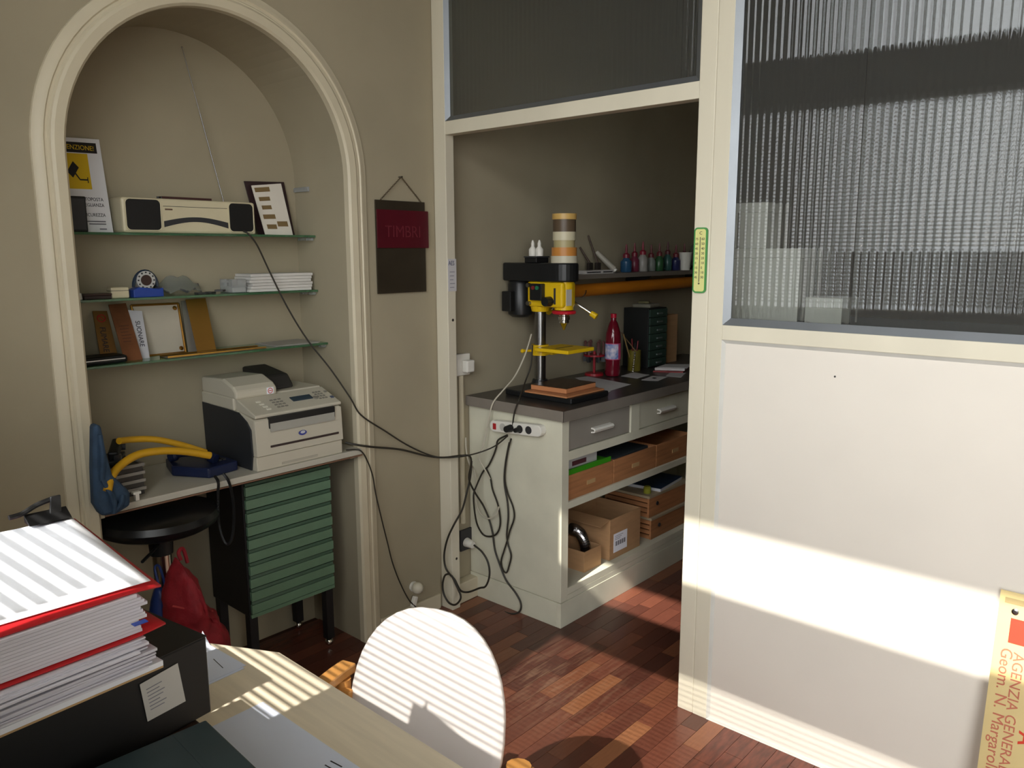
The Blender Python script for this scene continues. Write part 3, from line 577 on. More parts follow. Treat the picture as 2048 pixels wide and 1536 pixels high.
part('handset', MB().tube(smoothpath([(1.19, 2.66, DZ+0.052), (1.22, 2.62, DZ+0.066), (1.26, 2.565, DZ+0.066), (1.285, 2.52, DZ+0.050)]), [0.018]*5+[0.011]*15+[0.018]*5, 12), NAVY, ph, smooth=True)
for r in range(3):
    for k in range(4): part('key', MB().box((1.295+0.016*r, 2.545+0.02*k, DZ+0.038), (0.010, 0.012, 0.005)), DARKGREY, ph)
cpts = [hy(430, 953, 2.44), hy(437, 966, 2.402), hy(436, 990, 2.40), hy(437, 1040, 2.40), hy(445, 1075, 2.40), hy(455, 1088, 2.40), hy(464, 1075, 2.40), hy(468, 1040, 2.40), hy(466, 1000, 2.40), hy(458, 965, 2.405), hy(447, 948, 2.44)]
base = smoothpath(cpts, 10); coil = []
for i in range(len(base)-1):
    d = (base[i+1]-base[i]).normalized(); u = d.cross(Vector((0, 1, 0))).normalized(); w = d.cross(u)
    for k in range(10):
        a = 2*math.pi*k/5.0; coil.append(base[i].lerp(base[i+1], k/10) + u*(0.004*math.cos(a)) + w*(0.004*math.sin(a)))
part('coiled_cord', MB().tube(coil, 0.0014, 5), BLACK, ph, smooth=True)
a = hz(265, 995, DZ)
t = thing('cable_clip', 'small white clip on the front edge of the desk', 'clip', (a.x, 2.425, DZ)); part('clip_body', MB().b2(a.x-0.008, a.x+0.004, 2.421, 2.436, DZ, DZ+0.020), WHITE, t, bevel=0.001); part('clip_head', MB().b2(a.x-0.014, a.x+0.010, 2.420, 2.437, DZ+0.020, DZ+0.028), WHITE, t, bevel=0.001)

# --- under the desk: stool, drawer cabinet, bags
SX, SY = 1.068, 2.505
so = thing('stool', 'black padded swivel stool on a chrome column under the desk', 'stool', (SX, SY, 0))
part('seat', MB().lathe([(0.03, 0.682), (0.155, 0.688), (0.180, 0.702), (0.188, 0.722), (0.180, 0.742), (0.155, 0.752), (0.0, 0.756)], (SX, SY, 0), n=40), mat('black_vinyl', (20, 20, 21), 0.35, var=0.05), so, smooth=True)
part('collar', MB().cyl((SX, SY, 0.60), (SX, SY, 0.685), 0.036, 0.04, 20), BLACK, so, smooth=True)
part('column', MB().cyl((SX, SY, 0.06), (SX, SY, 0.60), 0.030, n=24), CHROME, so, smooth=True)
part('lever', MB().cyl((SX-0.02, SY-0.03, 0.64), (SX-0.12, SY-0.14, 0.645), 0.005, n=8), BLACK, so)
hub = part('base_hub', MB().cyl((SX, SY, 0.05), (SX, SY, 0.10), 0.045, 0.036, 20), BLACK, so)
for k in range(5):
    a = 2*math.pi*k/5+0.3; x, y = SX+0.17*math.cos(a), SY+0.17*math.sin(a)
    lg = part('base_arm', MB().cyl((SX+0.03*math.cos(a), SY+0.03*math.sin(a), 0.085), (x, y, 0.058), 0.018, 0.012, 10), BLACK, so); part('castor', MB().cyl((x-0.012*math.sin(a), y+0.012*math.cos(a), 0.022), (x+0.012*math.sin(a), y-0.012*math.cos(a), 0.022), 0.022, n=14).cyl((x, y, 0.03), (x, y, 0.06), 0.008, n=8), BLACK, lg)
CX0, CX1, CY, CZ0, CZ1 = 1.372, 1.745, 2.505, 0.257, 0.772
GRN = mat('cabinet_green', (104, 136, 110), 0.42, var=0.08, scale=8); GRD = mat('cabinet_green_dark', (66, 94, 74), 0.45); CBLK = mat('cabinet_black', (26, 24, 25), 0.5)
dc = thing('drawer_cabinet', 'black metal cabinet with ten flat green drawers on legs under the desk', 'cabinet', ((CX0+CX1)/2, 2.65, 0))
part('body', MB().b2(CX0, CX1, CY+0.012, 2.786, CZ0, CZ1), CBLK, dc, bevel=0.003)
nd = 10; dh = (CZ1-0.006-CZ0-0.012)/nd
for i in range(nd):
    z = CZ0+0.010+dh*i; out = 0.003 if i % 2 else 0.0
    d = part('drawer', MB().prism([(CX0+0.006, CY+0.012-out*0.3, z+0.003), (CX0+0.006, CY-out, z+0.003), (CX0+0.006, CY-out, z+dh*0.74), (CX0+0.006, CY+0.012, z+dh*0.74)], (CX1-CX0-0.012, 0, 0)), GRN, dc, bevel=0.001)
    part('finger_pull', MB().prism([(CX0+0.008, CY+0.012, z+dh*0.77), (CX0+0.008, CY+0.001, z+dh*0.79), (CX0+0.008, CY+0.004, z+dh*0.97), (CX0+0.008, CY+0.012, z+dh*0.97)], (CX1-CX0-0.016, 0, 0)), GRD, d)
part('bottom_strip', MB().b2(CX0+0.004, CX1-0.004, CY+0.004, CY+0.012, CZ0-0.004, CZ0+0.010), GRN, dc)
for x in (CX0+0.02, CX1-0.02):
    for y in (CY+0.035, 2.76):
        l = part('leg', MB().box((x, y, (CZ0+0.035)/2+0.0), (0.032, 0.032, CZ0-0.035)), CBLK, dc); part('castor', MB().cyl((x, y, 0.018), (x, y, 0.037), 0.006, n=8).ball((x, y, 0.0175), 0.0172, 14), CHROME, l, smooth=True)
REDM = mat('red_mesh', (150, 26, 38), 0.7, var=0.18, scale=14, bump=0.5, bscale=160)
rb = thing('red_bag', 'crumpled red mesh shopping bag on the floor under the desk', 'bag', (1.17, 2.33, 0))
ro = [(360, 1108), (372, 1130), (392, 1175), (412, 1215), (430, 1220), (452, 1255), (472, 1286), (468, 1330), (330, 1330), (338, 1270), (340, 1210), (348, 1150)]
F0 = [hy(px, py, 2.27) for px, py in ro]
for p in F0: p.z = max(p.z, 0.012)
n_ = len(F0); G0 = [p+Vector((0.01, 0.09, 0)) for p in F0]; cc = sum(F0, Vector())/n_
ring = [cc + (p-cc)*0.55 + Vector((0, -0.045-0.02*((i*5) % 3), 0)) for i, p in enumerate(F0)]
mb = MB().add(F0+G0+ring+[cc+Vector((0, -0.06, 0)), sum(G0, Vector())/n_+Vector((0, 0.03, 0))], [(i, (i+1) % n_, n_+(i+1) % n_, n_+i) for i in range(n_)] + [(i, (i+1) % n_, 2*n_+(i+1) % n_, 2*n_+i) for i in range(n_)] + [(2*n_+i, 2*n_+(i+1) % n_, 3*n_) for i in range(n_)] + [(n_+i, 3*n_+1, n_+(i+1) % n_) for i in range(n_)])
o_ = part('bag_body', mb, REDM, rb, smooth=True, sub=3, angle=180); tx = bpy.data.textures.new('crumple', 'CLOUDS'); tx.noise_scale = 0.09; md = o_.modifiers.new('crumple', 'DISPLACE'); md.texture = tx; md.strength = 0.05; md.mid_level = 0.5; md.texture_coords = 'LOCAL'
part('bag_handle', MB().tube(smoothpath([hy(362, 1120, 2.315), hy(357, 1105, 2.32), hy(366, 1098, 2.33), hy(375, 1125, 2.33)]), 0.006, 8), REDM, rb, smooth=True)
part('seam', MB().tube(smoothpath([hy(345, 1212, 2.245), hy(375, 1218, 2.235), hy(400, 1224, 2.24), hy(425, 1222, 2.27)]), 0.003, 6), mat('red_seam', (176, 60, 60), 0.7), rb)
bb = thing('blue_bag', 'dark blue carrier bag behind the red bag', 'bag', (1.03, 2.36, 0))
fo = [(318, 1170), (330, 1168), (338, 1200), (346, 1260), (350, 1330), (300, 1330), (304, 1240)]
F0 = [hy(px, py, 2.385) for px, py in fo]
for p in F0: p.z = max(p.z, 0.01)
n_ = len(F0); G0 = [p+Vector((0, 0.05, 0)) for p in F0]; cc = sum(F0, Vector())/n_+Vector((0, -0.012, 0))
part('bag_body', MB().add(F0+G0+[cc, cc+Vector((0, 0.075, 0))], [(i, (i+1) % n_, n_+(i+1) % n_, n_+i) for i in range(n_)] + [(i, (i+1) % n_, 2*n_) for i in range(n_)] + [(n_+i, 2*n_+1, n_+(i+1) % n_) for i in range(n_)]), mat('blue_plastic', (36, 58, 120), 0.4, var=0.1), bb, smooth=True, sub=1, angle=180)
part('bag_handle', MB().tube(smoothpath([F0[0], F0[0]+Vector((0, 0.02, 0.05)), F0[1]+Vector((0, 0.03, 0.05)), F0[1]]), 0.004, 6), MATS['blue_plastic'], bb)

# --- on the wall beside the niche
SG = [hy(752, 399, YA-0.012), hy(850, 404, YA-0.012), hy(854, 582, YA-0.012), hy(757, 588, YA-0.012)]
sg = thing('hanging_sign', 'dark metal sign with a red band lettered TIMBRI hanging on a chain', 'sign', hy(805, 588, YA))
part('board', MB().b2(SG[3].x, SG[1].x, YA-0.010, YA-0.004, SG[3].z, SG[0].z), mat('sign_bronze', (66, 58, 46), 0.35, 0.3, var=0.15, scale=5), sg, bevel=0.001)
za, zb2 = hy(752, 418, YA-0.015).z, hy(752, 496, YA-0.015).z
part('red_band', MB().b2(SG[3].x+0.002, SG[1].x+0.014, YA-0.0145, YA-0.0102, zb2, za), mat('band_red', (84, 14, 28), 0.4, var=0.1), sg, bevel=0.001)
text('lettering', 'TIMBRI', mat('band_letter', (108, 38, 48), 0.4), sg, ((SG[3].x+SG[1].x)/2+0.006, YA-0.0148, zb2+0.042), (1, 0, 0), (0, 0, 1), 0.066, align='CENTER', squeeze=0.93, bold=-0.0006)
nl = hy(801, 354, YA-0.012)
part('nail', MB().cyl((nl.x, YA-0.001, nl.z), (nl.x, YA-0.022, nl.z), 0.003, n=8), STEEL, sg)
mb = MB()
for x0 in (SG[3].x+0.022, SG[1].x-0.018):
    p0 = Vector((x0, YA-0.010, SG[0].z-0.002)); p1 = Vector((nl.x, YA-0.016, nl.z)); L = (p1-p0).length; n_ = int(L/0.0075); d = (p1-p0)/n_; dd = d.normalized(); sdv = dd.cross(Vector((0, 1, 0))).normalized(); sy = dd.cross(sdv)
    for k in range(n_):
        cc = p0+d*(k+0.5); w = sdv if k % 2 else sy
        mb.tube([cc + dd*(0.0052*math.cos(a)) + w*(0.0028*math.sin(a)) for a in [2*math.pi*i/8 for i in range(8)]], 0.0009, 4, closed=True)
part('chain', mb, mat('chain_dark', (86, 70, 48), 0.4, 0.7), sg)
b = hy(835, 1176, YA-0.03)
t = thing('wall_light', 'white ball shaped fitting on the wall low beside the niche', 'light', (b.x, YA-0.03, b.z)); part('ball', MB().ball((b.x, YA-0.030, b.z), 0.0255, 20), mat('ball_cream', (212, 206, 186), 0.35), t, smooth=True); part('wall_plate', MB().cyl((b.x, YA-0.001, b.z), (b.x, YA-0.01, b.z), 0.022, n=20), WHITE, t)
p = hy(830, 1204, YA-0.03)
t = thing('wall_plug', 'white plug hanging under the ball shaped fitting', 'plug', (p.x, YA-0.03, p.z)); part('plug_body', MB().box((p.x, YA-0.024, p.z), (0.022, 0.02, 0.048), rot=Matrix.Rotation(0.35, 3, 'Y')), WHITE, t, bevel=0.005); part('plug_cord', MB().tube(smoothpath([(p.x-0.008, YA-0.024, p.z-0.02), (p.x-0.03, YA-0.022, p.z-0.045), (p.x-0.035, YA-0.02, 0.006)]), 0.0028, 6), WHITE, t)

# ================================================================== back room: counter, drill press, wall shelf
CNW = mat('counter_paint', (216, 213, 192), 0.5, var=0.06, scale=5, bump=0.1, bscale=20); CTOP = mat('counter_top', (62, 58, 55), 0.3, var=0.08, scale=6); NOSE = mat('counter_edge', (132, 124, 114), 0.35, 0.0, var=0.06)
DRW = mat('drawer_grey', (150, 144, 134), 0.5, var=0.05)
QX, QY, QX2, QB = 2.459, 1.924, 4.35, YA-0.004
ct = thing('workbench', 'long grey white workbench with dark top, drawers and open shelves', 'workbench', (3.3, 2.2, 0))
part('top', MB().b2(QX-0.019, QX2, QY-0.022, QB, 0.905, 0.944), CTOP, ct, bevel=0.002)
part('edge_strip', MB().b2(QX-0.0205, QX2, QY-0.0235, QY-0.021, 0.900, 0.9435), NOSE, ct); part('edge_strip', MB().b2(QX-0.0205, QX-0.018, QY-0.0235, QB, 0.900, 0.9435), NOSE, ct)
part('end_panel', MB().b2(QX, QX+0.048, QY, QB, 0.112, 0.904), CNW, ct, bevel=0.002)
part('plinth', MB().b2(QX-0.002, QX2, QY-0.002, QY+0.02, 0.0, 0.110), CNW, ct, bevel=0.001); part('plinth', MB().b2(QX-0.0025, QX+0.018, QY+0.0205, QB, 0.0, 0.110), CNW, ct, bevel=0.001)
part('back_panel', MB().b2(QX+0.048, QX2, QB-0.012, QB, 0.112, 0.904), CNW, ct); part('end_panel', MB().b2(QX2-0.04, QX2, QY, QB-0.012, 0.112, 0.904), CNW, ct)
part('bottom_shelf', MB().b2(QX+0.048, QX2-0.04, QY+0.001, QB-0.012, 0.135, 0.165), CNW, ct, bevel=0.001); part('front_rail', MB().b2(QX+0.048, QX2-0.04, QY+0.0005, QY+0.02, 0.1115, 0.134), CNW, ct)
part('middle_shelf', MB().b2(QX+0.048, QX2-0.04, QY+0.001, QB-0.012, 0.515, 0.545), CNW, ct, bevel=0.001)
part('drawer_rail', MB().b2(QX+0.048, QX2-0.04, QY+0.001, QY+0.03, 0.725, 0.762), CNW, ct); part('top_rail', MB().b2(QX+0.048, QX2-0.04, QY+0.001, QY+0.03, 0.890, 0.904), CNW, ct)
xd = [QX+0.048, 2.965, 3.035, 3.50, 3.57, 4.03]
for i in (1, 3): part('divider', MB().b2(xd[i], xd[i+1], QY-0.001, QY+0.03, 0.7625, 0.8895), CNW, ct, bevel=0.001)
for i in (0, 2, 4):
    d = part('drawer', MB().b2(xd[i]+0.004, xd[i+1]-0.004, QY+0.006, QY+0.024, 0.765, 0.888), DRW if i == 0 else CNW, ct, bevel=0.002)
    xc = (xd[i]+xd[i+1])/2
    pts = [(0, 0.0, -0.010), (0, -0.018, -0.007), (0, -0.024, 0.004), (0, -0.018, 0.012), (0, 0.0, 0.014), (0, 0.0, 0.008), (0, -0.013, 0.006), (0, -0.017, -0.001), (0, -0.012, -0.003), (0, 0, -0.004)]
    part('handle', MB().prism([(xc-0.07, QY+0.0055+p[1], 0.822+p[2]) for p in pts], (0.14, 0, 0)), WHITE, d)
for x in (3.365, 4.1): part('upright', MB().b2(x, x+0.10, QY+0.318, QY+0.353, 0.1655, 0.5145), CNW, ct, bevel=0.001)
# boxes on the middle shelf
def open_box(name, x0, x1, y0, y1, z0, h, m, label, group=None, th=0.008, notch=True, cat='box'):
    t = thing(name, label, cat, ((x0+x1)/2, (y0+y1)/2, z0), group=group)
    part('bottom', MB().b2(x0+th, x1-th, y0+th, y1-th, z0, z0+0.006), m, t)
    for a in ((x0, x1, y0, y0+th), (x0, x1, y1-th, y1), (x0, x0+th, y0+th, y1-th), (x1-th, x1, y0+th, y1-th)): part('side', MB().b2(*a, z0, z0+h), m, t, bevel=0.0008)
    if notch: part('label_holder', MB().b2((x0+x1)/2-0.03, (x0+x1)/2+0.03, y0-0.002, y0, z0+h*0.38, z0+h*0.55), mat('label_holder', (196, 160, 112), 0.5), t)
    return t
bxs = [2.512, 2.852, 3.212, 3.572]
for i in range(3): open_box('wooden_box', bxs[i]+0.002, bxs[i+1]-0.006, QY+0.012, QY+0.36, 0.5455, 0.108, WOODBOX, ('open wooden box under the green tray', 'open wooden box holding dark papers', 'open wooden box at the end of the middle shelf')[i])
GT = mat('tray_green', (62, 150, 28), 0.4)
t = thing('green_tray', 'bright green plastic tray lying on a wooden box', 'tray', (2.66, 2.0, 0.654)); part('tray_base', MB().b2(2.515, 2.83, QY+0.016, QY+0.20, 0.654, 0.668), GT, t, bevel=0.003); part('tray_rim', MB().b2(2.513, 2.832, QY+0.014, QY+0.019, 0.654, 0.676), GT, t, bevel=0.001)
t = thing('stamp_pack', 'white cardboard pack with dark print on the green tray', 'pack', (2.65, 2.05, 0.668)); part('carton', MB().b2(2.53, 2.76, QY+0.04, QY+0.17, 0.6685, 0.712), mat('pack_white', (196, 192, 190), 0.5), t, bevel=0.001); part('print', MB().b2(2.58, 2.68, QY+0.0385, QY+0.0395, 0.678, 0.698), mat('pack_print', (96, 52, 60), 0.5), t)
t = thing('dark_folder', 'dark folders lying in the second wooden box', 'folder', (3.03, 2.08, 0.552))
for i in range(4): part('folder', MB().box((3.03, 2.112, 0.565+0.026*i), (0.31, 0.30, 0.02), rz=0.02*i), mat('folder_dark', (52, 58, 62), 0.6, rnd=0.2), t, bevel=0.003)
# bottom shelf
t = open_box('cardboard_box', 2.87, 3.125, 1.962, 2.225, 0.1655, 0.195, CARD, 'tall open cardboard box with a white shipping label', th=0.004, notch=False)
lb = part('shipping_label', MB().b2(2.90, 3.01, 1.960, 1.9615, 0.195, 0.285), PAPER, t)
for i in range(16): part('barcode_bar', MB().b2(2.912+i*0.0055, 2.912+i*0.0055+0.001+0.0012*((i*5) % 3), 1.9594, 1.9600, 0.225, 0.247), INK, lb)
for i in range(3): part('print_line', MB().b2(2.908, 2.975-0.012*i, 1.9594, 1.9600, 0.272-0.008*i, 0.2735-0.008*i), INK, lb)
mb = MB().add([(2.874, 1.966, 0.3605), (2.874, 2.221, 0.3605), (2.800, 2.221, 0.345), (2.800, 1.966, 0.345)], [(0, 1, 2, 3)]); part('flap', mb, CARD, t, solid=0.003)
t = open_box('small_carton', 2.682, 2.812, 1.968, 2.15, 0.1655, 0.095, CARD, 'small open carton holding a flexible metal duct', th=0.004, notch=False)
dp = smoothpath([(2.748, 2.045, 0.19), hy(1171, 1105, 2.04), hy(1169, 1085, 2.03), hy(1162, 1069, 2.03), hy(1152, 1060, 2.035), hy(1141, 1057, 2.045)], 8)
solo('flexible_duct', MB().tube(dp, [0.022+0.004*(i % 2) for i in range(len(dp))], 16), mat('duct_foil', (176, 176, 178), 0.22, 1.0, var=0.05), 'shiny ribbed flexible metal duct bending out of a carton', 'duct')
for i, (z, lb_) in enumerate(((0.1655, 'slatted wooden crate at the bottom of its stack'), (0.2775, 'slatted wooden crate on top of another crate'))):
    cr = thing('wooden_crate', lb_, 'crate', (3.42, 2.1, z), group=None); x0, x1, y0, y1 = 3.225-0.008*i, 3.61, 1.962+0.01*i, 2.236
    part('floor', MB().b2(x0+0.01, x1-0.01, y0+0.01, y1-0.01, z, z+0.008), WOODBOX, cr)
    for y in (y0, y1-0.01): part('slat', MB().b2(x0, x1, y, y+0.01, z, z+0.098), WOODBOX, cr, bevel=0.001)
    for k in range(4):
        for x in (x0, x1-0.01): part('slat', MB().b2(x+0.0005, x+0.0095, y0+0.0105, y1-0.0105, z+0.025*k+0.002, z+0.025*k+0.021), WOODBOX, cr)
    part('lid', MB().b2(x0-0.002, x1+0.002, y0-0.003, y1, z+0.0985, z+0.111), mat('crate_lid', (176, 160, 132), 0.6, var=0.06), cr, bevel=0.001)
    part('knob', MB().cyl((x0+0.075, y0-0.004, z+0.06), (x0+0.075, y0, z+0.06), 0.010, n=14), DARKGREY, cr)
zt_ = 0.2775+0.1112
t = thing('magazine', 'blue printed magazine lying on the wooden crates', 'magazine', (3.42, 2.08, zt_)); part('pages', MB().box((3.44, 2.085, zt_+0.008), (0.27, 0.20, 0.015), rz=0.12), PAPER, t); part('cover', MB().box((3.44, 2.085, zt_+0.0165), (0.272, 0.202, 0.002), rz=0.12), mat('mag_blue', (46, 72, 108), 0.35, var=0.3, scale=14), t)
solo('yellow_tin', MB().lathe([(0.018, 0), (0.019, 0.002), (0.019, 0.026), (0.016, 0.028), (0.016, 0.034), (0.010, 0.036)], (3.262, 2.012, zt_)), mat('tin_yellow', (168, 170, 60), 0.4), 'small yellow tin at the edge of the crates', 'tin', smooth=True)
# power strip on the end panel
sp = thing('power_strip', 'white power strip with red switch screwed to the workbench end', 'power strip', (QX-0.02, 2.17, 0.834))
s0, s1 = hx(992, 851, QX-0.02), hx(1078, 861, QX-0.02); dv = (s1-s0).normalized(); upv = Vector((0, 0, 1)); upv = (upv-dv*upv.dot(dv)).normalized()
def oval(a, b, hw, x, d, n=8):
    pts = []
    for c0, s in ((b, 1), (a, -1)):
        for i in range(n+1): t_ = math.pi*i/n-math.pi/2; pts.append(Vector((x, c0.y, c0.z)) + dv*(s*hw*math.cos(t_)) + upv*(s*hw*math.sin(t_)))
    return MB().prism(pts, (d, 0, 0))
part('body', oval(s0, s1, 0.025, QX-0.036, 0.0355), WHITE, sp, bevel=0.004)
def onS(t_): return Vector((QX-0.0365, 0, 0)) + Vector((0, s0.y+(s1.y-s0.y)*t_, s0.z+(s1.z-s0.z)*t_))
part('switch', MB().box(onS(0.03), (0.008, 0.016, 0.026)), mat('switch_red', (176, 34, 42), 0.3), sp, bevel=0.001)
for t_ in (0.22, 0.62, 0.82): part('socket', MB().cyl(onS(t_)-Vector((0.0006, 0, 0)), onS(t_)+Vector((0.002, 0, 0)), 0.017, n=20), DARKGREY if t_ > 0.3 else mat('socket_grey', (196, 194, 186), 0.4), sp)
for t_, r in ((0.42, 0.017), (0.63, 0.012)):
    q_ = onS(t_); g = part('plug', MB().cyl(q_, q_-Vector((0.034, 0, 0)), r, r*0.8, 16), BLACK, sp, bevel=0.002)
# cables
def cable(name, pts, r, m, label, cat='cable', n=7, group=None):
    P = [hx(*p[1:]) if p[0] == 'x' else hy(*p[1:]) if p[0] == 'y' else Vector(p[1:]) for p in pts]
    return solo(name, MB().tube(smoothpath(P, n), r, 7), m, label, cat, group, smooth=True)
WCORD = mat('white_cord', (196, 190, 172), 0.5)
cable('electric_cable', [('y', 486, 462, 2.672), ('y', 497, 468, 2.655), ('y', 515, 492, 2.652), ('y', 540, 545, 2.65), ('y', 575, 615, 2.60), ('y', 615, 680, 2.56), ('y', 660, 737, 2.50), ('y', 700, 795, 2.44), ('y', 722, 830, 2.425), ('y', 770, 862, 2.43), ('y', 820, 893, 2.43), ('y', 870, 913, 2.41), ('x', 915, 914, 2.24), ('x', 955, 906, 2.36), ('x', 990, 892, 2.41), ('x', 1015, 872, 2.42)], 0.0032, RUBBER, 'thin dark radio cord running from the top shelf to the power strip')
cable('electric_cable', [('y', 690, 885, 2.46), ('y', 715, 890, 2.43), ('y', 745, 894, 2.425), ('y', 800, 899, 2.43), ('y', 850, 911, 2.43), ('x', 885, 915, 2.24), ('x', 925, 911, 2.26), ('x', 940, 913, 2.30), ('x', 942, 930, 2.32), ('x', 938, 958, 2.34), ('x', 950, 985, 2.38), ('x', 966, 1010, 2.42), ('x', 977, 1035, 2.44), ('x', 985, 1065, 2.445), ('x', 990, 1100, 2.445), ('x', 1000, 1130, 2.445), ('x', 1012, 1160, 2.445), ('x', 1032, 1187, 2.445), ('x', 1042, 1208, 2.445), ('x', 1038, 1224, 2.44), ('x', 1018, 1227, 2.42), ('x', 985, 1212, 2.44)], 0.0042, RUBBER, 'thick dark printer cord sagging across the doorway jamb to the floor')
cable('signal_cable', [('y', 692, 900, 2.425), ('y', 710, 899, 2.415), ('y', 722, 902, 2.405), ('y', 733, 918, 2.43), ('y', 745, 950, 2.432), ('y', 752, 990, 2.435), ('y', 765, 1045, 2.44), ('y', 775, 1085, 2.445), ('y', 785, 1125, 2.445), ('y', 800, 1165, 2.44), ('y', 818, 1200, 2.435), ('y', 835, 1218, 2.42), ('y', 850, 1245, 2.40)], 0.0028, RUBBER, 'thin dark cable falling from the desk corner along the wall')
Zm = lambda x, y: (880+x/4.04, 880+y/4.04)
def zp(lst, f=lambda px: 2.445): return [('x', *Zm(x, y), f(Zm(x, y)[0])) for x, y in lst]
fj = lambda px: 2.245 if px < 925 else min(2.445, 2.245+(px-925)/40*0.2)
cable('electric_cable', zp([(545, -40), (470, 0), (455, 60), (430, 130), (390, 210), (345, 260), (295, 370), (272, 440), (278, 560), (300, 680), (345, 760), (400, 780), (460, 755), (488, 670), (470, 530), (425, 400), (408, 310), (375, 230)], fj), 0.004, RUBBER, 'dark cord hanging in a wide loop from the power strip')
cable('electric_cable', zp([(255, 170), (245, 300), (215, 430), (180, 560), (110, 690), (60, 800), (34, 920), (42, 1020), (75, 1080), (120, 1130), (165, 1215), (230, 1228), (320, 1196), (370, 1180), (400, 1090), (388, 990), (340, 905), (275, 850)], lambda px: 2.24 if px < 915 else (2.24+(px-915)/20*0.1 if px < 935 else 2.36)), 0.0045, RUBBER, 'dark cord looping over the door jamb to the low wall socket')
cable('electric_cable', zp([(78, 1080), (40, 1095), (22, 1160), (30, 1240), (70, 1312), (118, 1332), (158, 1300), (165, 1250), (120, 1150), (95, 1095)], lambda px: 2.235), 0.0045, RUBBER, 'dark cord curled in a ring against the foot of the jamb')
cable('electric_cable', zp([(575, -10), (545, 110), (524, 300), (545, 420), (590, 540), (600, 630), (565, 735), (548, 800), (520, 890), (495, 980), (510, 1050), (538, 1070), (560, 1010), (575, 930), (550, 840), (540, 760), (552, 620), (545, 500), (520, 340), (530, 180), (560, 20)]), 0.0038, RUBBER, 'dark cord hanging as a long narrow double loop on the workbench end')
cable('electric_cable', [('x', 1065, 690, 2.62), ('x', 1062, 730, 2.60), ('x', 1050, 765, 2.56), ('x', 1040, 795, 2.44), ('x', 1033, 812, 2.425), ('x', 1028, 830, 2.425), ('x', 1025, 852, 2.425)], 0.0035, RUBBER, 'dark drill cord dropping behind the column to the power strip')
cable('electric_cable', [('x', 1063, 668, 2.64), ('x', 1050, 710, 2.62), ('x', 1030, 752, 2.55), ('x', 1005, 782, 2.46), ('x', 985, 808, 2.43), ('x', 975, 850, 2.425), ('x', 968, 885, 2.42), ('x', 958, 915, 2.40), ('x', 968, 936, 2.41), ('x', 980, 958, 2.43)], 0.0034, WCORD, 'white cord rising from the cord bundle to the drill press')
cable('electric_cable', zp([(208, -20), (214, 100), (240, 200), (268, 222), (290, 330), (290, 500), (330, 600), (400, 635), (455, 595), (475, 540)], lambda px: 2.35 if px < 945 else 2.43), 0.0034, WCORD, 'white cord hanging in a shallow loop beside the jamb')
# conduit, switch box and sockets on the wall behind the jamb
a = hy(930, 728, YA-0.03)
t = thing('wall_switch', 'white switch box with a plug on the wall behind the jamb', 'switch', (a.x, YA-0.02, a.z)); part('box', MB().b2(a.x-0.045, a.x+0.035, YA-0.028, YA-0.002, a.z-0.05, a.z+0.045), WHITE, t, bevel=0.004); part('plug', MB().b2(a.x-0.018, a.x+0.03, YA-0.062, YA-0.0285, a.z-0.035, a.z+0.018), WHITE, t, bevel=0.006)
solo('cable_conduit', MB().tube([(a.x-0.01, YA-0.014, a.z-0.0505), (a.x-0.01, YA-0.014, 0.36)], 0.012, 8), TRIM, 'thin painted cable conduit running down from the wall switch', 'conduit')
a = hy(932, 1079, YA-0.01)
t = thing('wall_socket', 'dark wall socket with a white plug near the floor', 'socket', (a.x, YA-0.005, a.z)); part('plate', MB().b2(a.x-0.035, a.x+0.04, YA-0.012, YA-0.002, a.z-0.05, a.z+0.05), DARKGREY, t, bevel=0.002); part('plug', MB().cyl((a.x, YA-0.012, a.z-0.012), (a.x, YA-0.055, a.z-0.016), 0.022, 0.016, 16), WHITE, t, smooth=True)
# drill press
DX, DY, CT = 2.725, 2.262, 0.944
DYEL = mat('drill_yellow', (226, 186, 22), 0.35, var=0.03); DBLK = mat('drill_black', (26, 27, 28), 0.35, var=0.05)
dr = thing('drill_press', 'yellow and black bench drill press on a steel column', 'drill press', (DX, DY, CT))
part('base_plate', MB().b2(DX-0.155, DX+0.115, DY-0.30, DY+0.075, CT+0.0005, CT+0.026), DBLK, dr, bevel=0.006); part('column_socket', MB().cyl((DX, DY, CT+0.026), (DX, DY, CT+0.06), 0.045, 0.034, 20), DBLK, dr)
part('column', MB().cyl((DX, DY, CT+0.055), (DX, DY, 1.50), 0.0265, n=28), STEEL, dr, smooth=True)
tz = 1.150
tb = part('table_bracket', MB().cyl((DX, DY, tz-0.035), (DX, DY, tz+0.012), 0.040, n=24), DYEL, dr, smooth=True)
part('work_table', MB().b2(DX-0.085, DX+0.105, DY-0.225, DY-0.035, tz-0.008, tz+0.008), DYEL, dr, bevel=0.003); part('table_slot', MB().b2(DX-0.05, DX+0.07, DY-0.135, DY-0.125, tz+0.0075, tz+0.0085), DARKGREY, dr); part('table_arm', MB().box((DX, DY-0.05, tz-0.012), (0.045, 0.08, 0.03)), DYEL, dr, bevel=0.004)
part('lock_lever', MB().cyl((DX-0.03, DY+0.02, tz-0.015), (DX-0.07, DY+0.045, tz-0.015), 0.006, n=8).ball((DX-0.07, DY+0.045, tz-0.015), 0.01, 10), DYEL, tb)
hd = part('head', MB().b2(DX-0.05, DX+0.045, DY-0.165, DY+0.035, 1.335, 1.446), DYEL, dr, bevel=0.010); part('head_neck', MB().cyl((DX, DY, 1.312), (DX, DY, 1.34), 0.038, 0.045, 20), DYEL, dr)
part('spindle_housing', MB().cyl((DX+0.0, DY-0.135, 1.325), (DX, DY-0.135, 1.446), 0.042, n=20), DYEL, hd, smooth=True)
